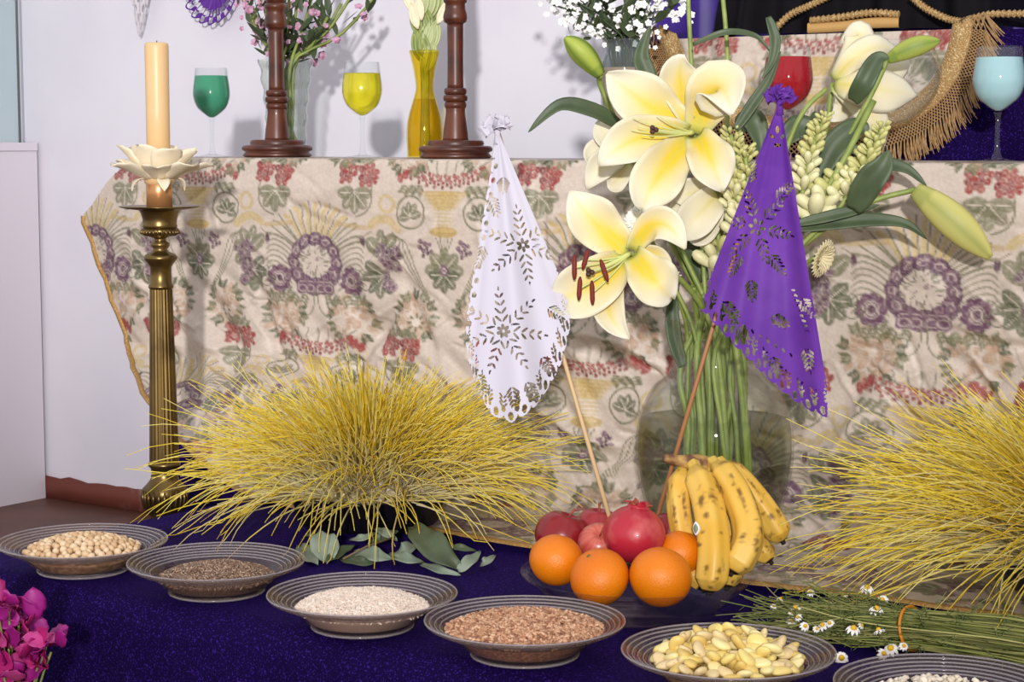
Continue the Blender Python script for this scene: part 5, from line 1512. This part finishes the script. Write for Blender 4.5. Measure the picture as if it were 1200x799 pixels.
def paper_flag(name, label, apex, edge, dA, dB, foot, m, mstick, flakes, seed, stick_label, pleat=0.012, lace_left=False):
    """apex px; edge: (angle deg from straight down, +right, radius px); the sheet hangs from the apex around the stick"""
    edge = sorted(edge); ea = np.array([e[0] for e in edge]); er = np.array([e[1] for e in edge])
    A0, A1 = math.radians(ea[0]), math.radians(ea[-1]); rmax = er.max()
    nr = int(rmax / 0.85); na = int((A1 - A0) * rmax / 0.85)
    a = np.linspace(A0, A1, na); r = np.linspace(6, rmax + 4, nr)
    Aa, Rr = np.meshgrid(a, r, indexing='ij'); xx = apex[0] + Rr * np.sin(Aa); yy = apex[1] + Rr * np.cos(Aa)
    rim = np.interp(np.degrees(Aa), ea, er)
    ncut = np.zeros(Aa.shape, bool)
    for cx, cy, ea_, eb_, an in flakes:
        dx, dy = xx - cx, yy - cy; c, s = math.cos(an), math.sin(an)
        ncut |= ((dx * c + dy * s) / ea_) ** 2 + ((-dx * s + dy * c) / eb_) ** 2 < 1
    # lacy border: scallops, eyelets and slits that follow the rim
    arc = np.cumsum(np.hypot(np.diff(np.interp(np.degrees(a), ea, er) * np.sin(a), prepend=0), np.diff(np.interp(np.degrees(a), ea, er) * np.cos(a), prepend=0))); arc -= arc[0]
    q = np.repeat(arc[:, None], nr, 1); dist = rim - Rr
    per = 19.0; ph = (q % per) / per - 0.5; px_ = ph * per
    outside = dist < 4.0 - 5.5 * np.sqrt(np.clip(1 - (ph * 2.05) ** 2, 0, 1))
    eye = (px_ / 2.9) ** 2 + ((dist - 6.5) / 4.6) ** 2 < 1                       # a petal-shaped hole in every scallop
    ph2 = ((q + per / 2) % per) / per - 0.5; p2 = ph2 * per
    eye |= (p2 / 2.2) ** 2 + ((dist - 12.5) / 3.6) ** 2 < 1                       # a smaller one between scallops
    for sgn in (-1, 1):                                                         # slanting slits above
        for lv in (17, 22, 27):
            eye |= ((p2 - sgn * (2.6 + (dist - lv) * 0.7)) ** 2 < 0.7) & (np.abs(dist - lv) < 2.6 - (lv - 17) * 0.08)
    if lace_left:                                                               # the white sheet shows its cut border all down the left side
        ld_ = (Aa - A0) * Rr; pl_ = (Rr % 17.0) / 17.0 - 0.5
        w_ = np.clip((Rr - 30) / 40, 0, 1)
        outside |= ld_ < (2.6 - 3.6 * np.sqrt(np.clip(1 - (pl_ * 2.05) ** 2, 0, 1)))
        eye |= (((pl_ * 17 / 3.0) ** 2 + ((ld_ - 5.0) / 2.4) ** 2) < 1) & (w_ > 0.2)
    keep = ~(ncut | outside | eye)
    t = Rr / rmax; ang = (Aa - A0) / (A1 - A0)
    D = dA + (dB - dA) * t + (-0.030 * np.sin(ang * math.pi) * t ** 0.8) + pleat * t * (0.8 * np.sin(ang * 9 + seed) + 0.35 * np.sin(ang * 19 + 2 * seed)) * np.clip(np.sin(ang * math.pi) * 3, 0, 1) - 0.006 * np.sin(t * 9 + seed)
    rx = (xx - 600) / F; ry = (yy - 399.5) / F
    base = at(foot[0], foot[1], d=foot[2])
    o = thing(name, label, 'paper flag', base)
    V = CAM + (cF + rx[..., None] * cR - ry[..., None] * cU) * D[..., None] - base
    idx = grid_faces(na, nr); kp = keep.ravel()[idx].all(1); idx = idx[kp]; used = np.unique(idx); rm = -np.ones(na * nr, int); rm[used] = np.arange(len(used))
    mesh_obj('cut_paper_sheet', V.reshape(-1, 3)[used], rm[idx], m, o)
    # back leaf that closes the cone behind the stick
    sub = (slice(None, None, 4), slice(None, None, 4)); Db = dA + (dB - dA) * t + 0.028 * np.sin(ang * math.pi) * t ** 0.8 + 0.004
    Vb = (CAM + (cF + rx[..., None] * cR - ry[..., None] * cU) * Db[..., None] - base)[sub]; kb = (keep & (dist > 22))[sub]
    idx = grid_faces(Vb.shape[0], Vb.shape[1]); idx = idx[kb.ravel()[idx].all(1)]; used = np.unique(idx); rm = -np.ones(kb.size, int); rm[used] = np.arange(len(used))
    mesh_obj('back_fold', Vb.reshape(-1, 3)[used], rm[idx], m, o)
    # ruffled knot
    c0 = at(apex[0], apex[1] + 2, d=dA) - base; rn = random.Random(seed); k = dA / F
    for j in range(18):
        an = rn.uniform(0, 6.28); el = rn.uniform(0.0, 1.2); dr = cR * math.cos(an) - cF * math.sin(an) * 0.8 + np.array([0, 0, el]); dr /= np.linalg.norm(dr)
        S = curve([c0, c0 + dr * 9 * k + [0, 0, 2 * k], c0 + dr * 18 * k + [0, 0, rn.uniform(-4, 3) * k]], 7)
        v, f, _ = leaf_sheet(S, 7 * k, -cF + np.array([0, 0, rn.uniform(-.5, 1)]), rn.uniform(-.4, .6), 0.35, 7, lambda t: 0.25 + 0.9 * t, nwave=2.5, seed=j + seed)
        solid(mesh_obj('ruffle', v, f, m, o), 0.0005)
    mesh_obj('neck_tie', *tube([c0 + [0, 0, 2 * k], c0 - [0, 0, 4 * k], c0 - [0, 0, 16 * k]], (4.5 * k, 3.6 * k, 5 * k), 10), m, o)
    top = at(apex[0], apex[1], d=dA + 0.008) - base
    mesh_obj('stick', *tube([top, top * 0.5, np.zeros(3) + 0.0], 0.0028, 8), mstick, o)['label'] = stick_label
    return o


W_AP = (583, 152)
wfl = flake(613, 287, 42, 6, 0.35) + flake(590, 388, 46, 7, 0.1) + fern_cuts(640, 300, -0.4, 22) + fern_cuts(575, 232, 1.2, 20) + fern_cuts(566, 290, 1.9, 22) + fern_cuts(644, 362, 0.6, 18) + fern_cuts(560, 440, 1.2, 24) + fern_cuts(600, 455, 1.4, 22) + fern_cuts(636, 420, 1.0, 22) + fern_cuts(590, 210, 1.6, 14) + fern_cuts(618, 450, 1.0, 20)
paper_flag('white_paper_flag', 'white cut-paper flag hanging from a pale stick left of the low lily', W_AP,
           [(-9.5, 225), (-8, 262), (-5.2, 296), (-1.4, 333), (2.8, 343), (7.4, 329), (11.5, 306), (15, 285), (18, 262), (21, 240), (23, 205)], 2.47, 2.33, (716, 612, dF + 0.065), M_wpaper, M_stick, wfl, 1, 'pale round wooden stick', 0.014, True)
P_AP = (914, 117)
pfl = flake(887, 266, 40, 6, 0.25, 7) + fern_cuts(903, 300, 0.9, 24) + fern_cuts(878, 212, -1.4, 20) + fern_cuts(912, 232, -0.8, 20) + fern_cuts(866, 300, 2.0, 22) + fern_cuts(848, 356, 0.7, 20) + fern_cuts(940, 352, 0.9, 22) + fern_cuts(906, 372, 0.5, 18) + fern_cuts(880, 330, 1.5, 20) + fern_cuts(945, 410, 1.4, 24) + fern_cuts(905, 420, 1.1, 24) + fern_cuts(866, 385, 1.0, 18)
pfl += [(911, 152, 4, 2, 1.57), (905, 160, 3, 1.5, .6), (917, 160, 3, 1.5, 2.4), (911, 170, 4, 2, 0)]
for i in range(9): pfl += [(855 + 9 * i, 372 + 5.5 * i, 2.6, 0.8, 1.1), (930 + 2.0 * i, 340 + 6 * i, 2.4, 0.8, 0.3)]
paper_flag('purple_paper_flag', 'purple cut-paper flag hanging from a brown stick in front of the vase', P_AP,
           [(-21.5, 235), (-20.5, 262), (-16.5, 272), (-12.7, 284), (-6, 309), (1.3, 345), (5.9, 367), (8.6, 376), (9.3, 340)], 2.36, 2.27, (770, 606, dF + 0.06), M_ppaper, M_stick2, pfl, 4, 'brown round wooden stick')


# cut-paper hangings on the wall, top left
def wall_paper(name, label, cen, R, m, points, cut, squash=1.0, grp=None):
    c = at(cen[0], cen[1], v=WALLV - 0.03); k = depth(c) / F; base = c
    n = 160; nr = 46; V = np.zeros((n, nr, 3)); keep = np.ones((n, nr), bool)
    for i in range(n):
        a = 2 * math.pi * i / n
        rim = R * (1 + 0.10 * abs(math.sin(a * points / 2)) - 0.06)
        for j in range(nr):
            q = j / (nr - 1); r = rim * q * k
            V[i, j] = (r * math.cos(a), -0.010 * abs(math.sin(a * points / 2)) * q - 0.012 * q, r * math.sin(a) * squash)
            ph = (a * points / (2 * math.pi)) % 1 - 0.5
            if cut and ((abs(ph) < 0.20 and 0.80 < q < 0.95) or (abs(abs(ph) - 0.36) < 0.07 and 0.66 < q < 0.82) or (abs(ph) < 0.1 and 0.58 < q < 0.74)): keep[i, j] = False
    idx = grid_faces(n, nr)
    wrap = np.stack([np.full(nr - 1, n - 1) * nr + np.arange(nr - 1), np.arange(nr - 1), np.arange(1, nr), np.full(nr - 1, n - 1) * nr + np.arange(1, nr)], 1)
    idx = np.vstack([idx, wrap]); idx = idx[keep.ravel()[idx].all(1)]
    o = mesh_obj(name, V.reshape(-1, 3), idx, m, None, True, None, base); solid(o, 0.0006)
    return tag(o, label, 'paper decoration', grp)


wall_paper('purple_paper_rosette', 'purple cut-paper rosette on the wall at the top left', (253, -14), 42, M_ppaper, 18, True)
c = at(166, 0, v=WALLV - 0.03); kk = depth(c) / F
n = 60; rows = 60; V = []; keep = np.ones((n, rows), bool)
for i in range(n):
    for j in range(rows):
        x = (i / (n - 1) * 2 - 1); t = j / (rows - 1); w = 26 * (1 - t) ** 0.7 + 0.5
        V.append((x * w * kk - 5 * t * kk, -0.006 * math.sin(x * 9) * (1 - t), (60 - 102 * t) * kk))
        if math.sin(x * 14 + t * 3) * math.sin(t * 30) > 0.55: keep[i, j] = False
idx = grid_faces(n, rows); idx = idx[keep.ravel()[idx].all(1)]
tag(solid(mesh_obj('white_paper_pennant', V, idx, mat('grey_white_paper', (206, 200, 204), 0.7), None, True, None, c), 0.0006), 'pointed white lace paper on the wall above the candle', 'paper decoration')


# ------------------------------------------------------------------ sprouted wheat
def wheat(name, label, px, py, zb_, n, R, seed, Lr=(0.16, 0.27), lean=(0, 0)):
    base = at(px, py, z=zb_); rng = np.random.default_rng(seed)
    o = thing(name, label, 'wheat grass', (base[0], base[1], zb_))
    ph = 0.045
    mesh_obj('pot', *lathe([(R * 0.8, 0), (R * 0.95, 0.004), (R * 1.06, ph), (R * 1.10, ph + 0.003), (R * 1.05, ph + 0.004), (R * 1.0, ph - 0.006), (0.005, ph - 0.006)], 40), M_pot, o)
    mesh_obj('root_mat', *lathe(smooth_prof([(R * 1.0, ph - 0.006), (R * 1.02, ph + 0.004), (R * 0.9, ph + 0.014), (R * 0.7, ph + 0.028), (R * 0.4, ph + 0.044), (0.002, ph + 0.052)], 4), 40), mat('pale_roots', (206, 192, 160), 0.7, noise=(120, (236, 228, 206), 0.45, 0.6), bump=(200, 0.8, 0.004)), o)
    m = 9; dome = lambda q: 0.052 * np.clip(1 - q ** 2, 0, 1); rr = R * rng.random(n) ** 0.62; az = rng.random(n) * 2 * math.pi
    cl_ = rng.random(34) * 2 * math.pi; near = cl_[np.argmin(np.abs((az[:, None] - cl_[None] + math.pi) % (2 * math.pi) - math.pi), 1)]; az2 = az + 0.45 * ((near - az + math.pi) % (2 * math.pi) - math.pi) + rng.normal(0, 0.38, n); tilt = 0.30 + 0.95 * (rr / R) ** 1.2 + rng.normal(0, 0.20, n); tilt = np.abs(tilt)
    L = rng.uniform(*Lr, n) * (0.60 + 0.48 * (rr / R) ** 1.5); bend = rng.uniform(0.0, 1.25, n) * (0.6 + 0.6 * rr / R)
    P = np.zeros((n, m, 3)); P[:, 0] = np.stack([rr * np.cos(az), rr * np.sin(az), ph - 0.004 + dome(rr / R)], 1)
    for i in range(1, m):
        s = (i - 0.5) / (m - 1); th = tilt + bend * s ** 1.4; th = np.minimum(th, 2.75)
        d_ = np.stack([np.sin(th) * np.cos(az2) + lean[0] * s, np.sin(th) * np.sin(az2) + lean[1] * s, np.cos(th)], 1)
        P[:, i] = P[:, i - 1] + d_ * (L / (m - 1))[:, None]; az2 = az2 + rng.normal(0, 0.05, n)
    P[..., 2] = np.maximum(P[..., 2], 0.003 + 0.003 * rng.random((n, 1)))
    P[..., 1] = np.minimum(P[..., 1], 2.405 - base[1] + 0.01 * rng.random((n, 1)))      # blades stop at the hanging cloth
    side = np.stack([-np.sin(az2), np.cos(az2), np.zeros(n)], 1); w = np.linspace(1, 0.35, m) * 0.0016
    upv = np.array([0, 0, 1.0])
    V = np.zeros((n, m, 3, 3))
    V[:, :, 0] = P + side[:, None] * w[None, :, None]; V[:, :, 1] = P - side[:, None] * w[None, :, None]; V[:, :, 2] = P + upv * w[None, :, None] * 1.3
    V -= 0; pal = np.array([lin((255, 236, 92)), lin((252, 226, 64)), lin((255, 242, 140)), lin((246, 214, 56))]); ci = pal[rng.integers(0, 4, n)]
    pale = np.array(lin((240, 232, 196))); tt = np.linspace(0, 1, m)
    ext = 0.38 + 0.32 * (rr / R) ** 2 + 0.5 * (rng.random(n) < 0.10)
    mix = np.clip(1 - tt[None] / ext[:, None], 0, 1)[..., None] ** 0.6
    C = ci[:, None, :] * (1 - mix) + pale * mix; C = np.repeat(C[:, :, None, :], 3, 2)
    q = grid_faces(m, 3, True); Fq = (q[None] + (np.arange(n) * m * 3)[:, None, None])
    nb_ = 40      # the longest outer blades are parts of their own
    far = np.argsort(-(np.hypot(P[:, -1, 0], P[:, -1, 1]) + rng.normal(0, 0.03, n)))
    single, rest = far[:nb_], far[nb_:]
    V2 = V[rest].reshape(-1, 3); F2 = (q[None] + (np.arange(len(rest)) * m * 3)[:, None, None]).reshape(-1, 4)
    mesh_obj('blades', V2, F2, mat('wheat_blade', attr=True, rough=0.45, transl=0.3), o, True, C[rest].reshape(-1, 3))['kind'] = 'stuff'
    for s in single: mesh_obj('blade', V[s].reshape(-1, 3), q, MATS['wheat_blade'], o, True, C[s].reshape(-1, 3))
    return o


wheat('wheat_sprouts', 'shaggy dish of yellow wheat sprouts between the candlestick and the white flag', 432, 612, 0.0065, 1900, 0.105, 11, (0.13, 0.25))
wheat('wheat_sprouts', 'shaggy dish of yellow wheat sprouts cut off by the right edge', 1292, 690, 0.0095, 2600, 0.118, 12, (0.16, 0.29), (-0.10, -0.10))

# ------------------------------------------------------------------ grey-green leaves behind the rice
BP = mat('pale_leaf_back', (142, 154, 136), 0.6, noise=(30, (116, 130, 110), 0.4, 0.7)); BD = mat('dull_green_leaf', (82, 94, 66), 0.5, noise=(30, (66, 78, 54), 0.4, 0.7))
bay = [((386, 657, .004), (380, 640, .02), (374, 621, .035), 40, BP, 'pale broad upright leaf at the left end of the leaf heap'), ((352, 640, .008), (360, 650, .008), (373, 662, .004), 24, BP, 'pale leaf at the far left, touching the chia plate'),
       ((383, 659, .006), (398, 648, .01), (416, 638, .016), 16, BD, 'dark leaf leaning right of the pale upright one'), ((414, 650, .006), (436, 650, .014), (460, 656, .006), 24, BP, 'pale leaf just behind the rice plate'),
       ((455, 652, .006), (474, 654, .012), (496, 659, .005), 18, BP, 'pale leaf lying right of the middle'), ((434, 636, .016), (450, 629, .024), (467, 622, .03), 14, BD, 'narrow dark leaf at the top of the heap'),
       ((462, 648, .01), (475, 644, .02), (488, 637, .02), 24, BP, 'pale leaf under the dark pointed one'), ((484, 617, .045), (508, 642, .03), (541, 668, .004), 42, BD, 'large dark pointed leaf standing right of the middle'),
       ((537, 669, .004), (550, 658, .014), (563, 646, .02), 18, BP, 'pale curled leaf near the right end'), ((563, 662, .004), (571, 657, .01), (581, 651, .01), 13, BP, 'small pale leaf at the right tip of the heap'),
       ((410, 632, .02), (426, 630, .026), (442, 624, .026), 11, BP, 'thin pale leaf below the wheat blades'), ((492, 660, .004), (515, 668, .006), (540, 674, .003), 13, BP, 'pale leaf flat on the velvet under the dark one'),
       ((440, 619, .03), (452, 625, .03), (466, 634, .02), 13, BP, 'pale leaf tilted under the wheat at the top'), ((524, 642, .018), (540, 642, .02), (558, 646, .014), 11, BD, 'small dark leaf behind the curled pale one'),
       ((400, 655, .004), (420, 658, .008), (440, 660, .004), 16, BD, 'dark leaf low behind the rice plate'), ((356, 632, .01), (362, 628, .02), (370, 626, .03), 14, BD, 'small dark leaf behind the pale upright one')]
for i, (a, b, c, w, m, lb) in enumerate(bay):
    P = [at(x, y, z=z) for x, y, z in (a, b, c)]; dd = depth(P[1]); base = P[0]
    v, f, _ = leaf_sheet(curve(np.array(P) - base, 12), w * dd / F / 2 * 0.85, -cF * 0.8 + np.array([0, 0, 0.7]), 0.1, 0.22, 7, lambda t: math.sin(math.pi * (0.06 + 0.94 * t) ** 0.9) ** 0.75, 0.25, 2, i)
    v[:, 2] = np.maximum(v[:, 2], 0.002 - base[2])
    tag(solid(mesh_obj('dry_leaf', v, f, m, None, True, None, base), 0.0008), lb, 'leaf', 'grey-green leaves behind the rice plate')
tag(mesh_obj('twig', *tube([at(402, 655, z=.014), at(430, 640, z=.026), at(460, 630, z=.028)], 0.0014, 6), mat('brown_twig', (112, 96, 70), 0.7)), 'thin brown twig across the grey-green leaves', 'twig')


# ------------------------------------------------------------------ chamomile bundle
def chamomile():
    B = at(1068, 742, z=0.02); L_ = at(930, 712, z=0.012); R_ = at(1300, 775, z=0.02)
    o = thing('chamomile_bundle', 'bundle of green chamomile stems with small daisies tied by an orange rubber band', 'chamomile', (B[0], B[1], 0.001)); base = np.array(o.location)
    ax = (B - R_); ax[2] = 0; ax /= np.linalg.norm(ax); sd = np.array([-ax[1], ax[0], 0])
    rng = np.random.default_rng(5); mb = MB(); r = random.Random(5); tips = []
    for i in range(210):
        a = r.uniform(0, 6.28); q = math.sqrt(r.random()); y = 0.031 * q * math.cos(a); z = 0.024 + 0.021 * q * math.sin(a)
        f1 = r.uniform(0.10, 0.20) * (0.75 if r.random() < 0.4 else 1); sp = r.uniform(1.1, 2.3); jit = lambda s_: sd * r.gauss(0, s_) + np.array([0, 0, r.gauss(0, s_ * 0.6)])
        P = np.array([-ax * 0.26 + sd * y * 1.25 + [0, 0, z], -ax * 0.12 + sd * y * 1.1 + [0, 0, z + 0.002], sd * y + [0, 0, z], ax * f1 * 0.5 + sd * (y * (1 + sp * 0.3) + r.uniform(-.006, .006)) + [0, 0, z * 0.95], ax * f1 + sd * (y * sp + r.uniform(-.015, .015)) + [0, 0, max(0.004, z * 0.8 + r.uniform(-.01, .012))]])
        P[0] += jit(.010); P[1] += jit(.008); P[3] += jit(.009); P[4] += jit(.018); P[:, 2] = np.maximum(P[:, 2], 0.003)
        c = mixc(np.array(lin((112, 122, 52))), np.array(lin((178, 174, 104))), r.random() ** 2) * r.uniform(0.4, 1.15)
        S = curve(P, 12); v, f = tube(S, np.linspace(0.0012, 0.0006, 12), 4, False); mb.add(v, f, c); tips.append(S)
    for i in range(1100):      # thread leaves
        S = tips[r.randrange(len(tips))]; p = S[r.randrange(2, 11)]; e = p + np.array([r.gauss(0, .014), r.gauss(0, .014), r.gauss(0.003, .008)]); e[2] = max(e[2], 0.002)
        v, f = tube([p, (p + e) / 2 + [0, 0, .003], e], 0.0005, 3, False); mb.add(v, f, np.array(lin((104, 116, 62))) * r.uniform(.6, 1.2))
    q = mb.build('stems', mat('chamomile_green', attr=True, rough=0.6), o); q['kind'] = 'stuff'
    ring = []
    for k in range(41):
        a = 2 * math.pi * k / 40; ring.append(sd * 0.0325 * math.cos(a) + ax * 0.006 * math.sin(a) + np.array([0, 0, 0.0245 + 0.0225 * math.sin(a)]))
    mesh_obj('rubber_band', *tube(ring, 0.0018, 7), M_rubber, o)
    heads = [(932, 713, 0.020, 5.5), (973, 714, .022, 5.5), (1016, 689, .036, 5.5), (1027, 714, .034, 6), (1000, 737, .026, 6), (1030, 739, .028, 5), (964, 733, .016, 5), (986, 771, .004, 6), (1044, 760, .010, 6.5), (1035, 766, .006, 5), (1059, 757, .014, 4), (928, 728, .008, 4.5), (1034, 703, .034, 5), (958, 716, .012, 3.5), (927, 722, .012, 3.5)]
    heads += [(905 + 9 * q + r.uniform(-6, 6), 708 + r.uniform(-14, 34), 0.02, r.uniform(2.6, 4.2)) for q in range(12)]
    for j, (x, y, z, rp_) in enumerate(heads):
        z = z + 0.012 if y < 750 else z
        c = at(x, y, z=z) - base; k = depth(c + base) / F; fz = -cF * 0.5 + np.array([0, 0, 0.7]) + np.array([r.gauss(0, .4), r.gauss(0, .4), 0]); fz /= np.linalg.norm(fz); a, b = frame_of(fz)
        hd = mesh_obj('flower_head', *(lambda v, f: (v + c + fz * 0.0012, f))(*ellipsoid(rp_ * k * 0.62, rp_ * k * 0.62, rp_ * k * 0.62, 10, 8)), mat('daisy_yellow', (222, 178, 40), 0.6, bump=(600, 0.5, 0.001)), o)
        for t in range(9):
            w = 2 * math.pi * t / 9; dr = a * math.cos(w) + b * math.sin(w); R = rp_ * k * 1.5
            v, f, _ = leaf_sheet(curve([c + dr * R * 0.2, c + dr * R * 0.7, c + dr * R - fz * R * 0.5], 5), R * 0.24, fz, 0.2, 0, 3); mesh_obj('ray_petal', v, f, M_wf, hd)


chamomile()


# ------------------------------------------------------------------ magenta bougainvillea at the lower left
def bougainvillea():
    c = at(18, 770, v=1.46); g = (c[0] - 0.0, c[1], FZ)
    o = thing('bougainvillea_bunch', 'magenta bougainvillea blossoms in a pot below the plate of chickpeas', 'bougainvillea', g); base = np.array(g)
    r = random.Random(31); d0 = depth(c); k = d0 / F
    mesh_obj('pot', *lathe([(0.05, 0), (0.055, 0.004), (0.07, 0.10), (0.074, 0.10), (0.074, 0.115), (0.066, 0.115), (0.063, 0.10), (0.002, 0.095)], 28), mat('clay_pot', (150, 84, 58), 0.7), o)
    S = curve([(0, -0.0055, 0), (0.0, 0.0015, 0.016), (0, 0.004, 0.032)], 8); ms = [mat('magenta_a', (178, 34, 112), 0.5), mat('magenta_b', (158, 28, 126), 0.5), mat('magenta_c', (200, 70, 144), 0.5)]
    bv, bf, _ = leaf_sheet(S, 0.0125, (0, -1, 0.2), 0.3, 0.15, 7, lambda t: math.sin(math.pi * (0.08 + 0.92 * t)) ** 0.7)
    cl = [(-4, 712), (10, 716), (22, 728), (8, 738), (34, 736), (26, 750), (46, 752), (10, 760), (36, 768), (54, 758), (22, 780), (44, 782), (4, 788), (32, 796), (-16, 740), (-14, 775), (14, 812), (40, 812), (-30, 760), (-34, 800), (60, 764), (-6, 726), (16, 770), (38, 790), (2, 750), (-20, 716)]
    protos = []
    for x, y in cl:
        p = at(x, y, d=d0 + r.uniform(-0.03, 0.03)) - base
        mesh_obj('twig', *tube(curve([(0, 0, 0.09), p * [0.4, 0.4, 0.7], p], 7), 0.0014, 5), M_stem, o)
        for q in range(4):
            a = q * 1.7 + r.random() * 3; m = r.choice(ms)
            e = [b for b in protos if b[0] is m]
            if e: b = link_copy(e[0][1], o)
            else: b = solid(mesh_obj('bract', bv, bf, m, o), 0.0005); protos.append((m, b))
            b.location = p + np.array([r.gauss(0, .006), r.gauss(0, .006), r.gauss(0, .006)]); b.rotation_euler = (r.uniform(-1.3, 1.3), r.uniform(-1.3, 1.3), a)
            s = r.uniform(.8, 1.2); b.scale = (s, s, s)


bougainvillea()
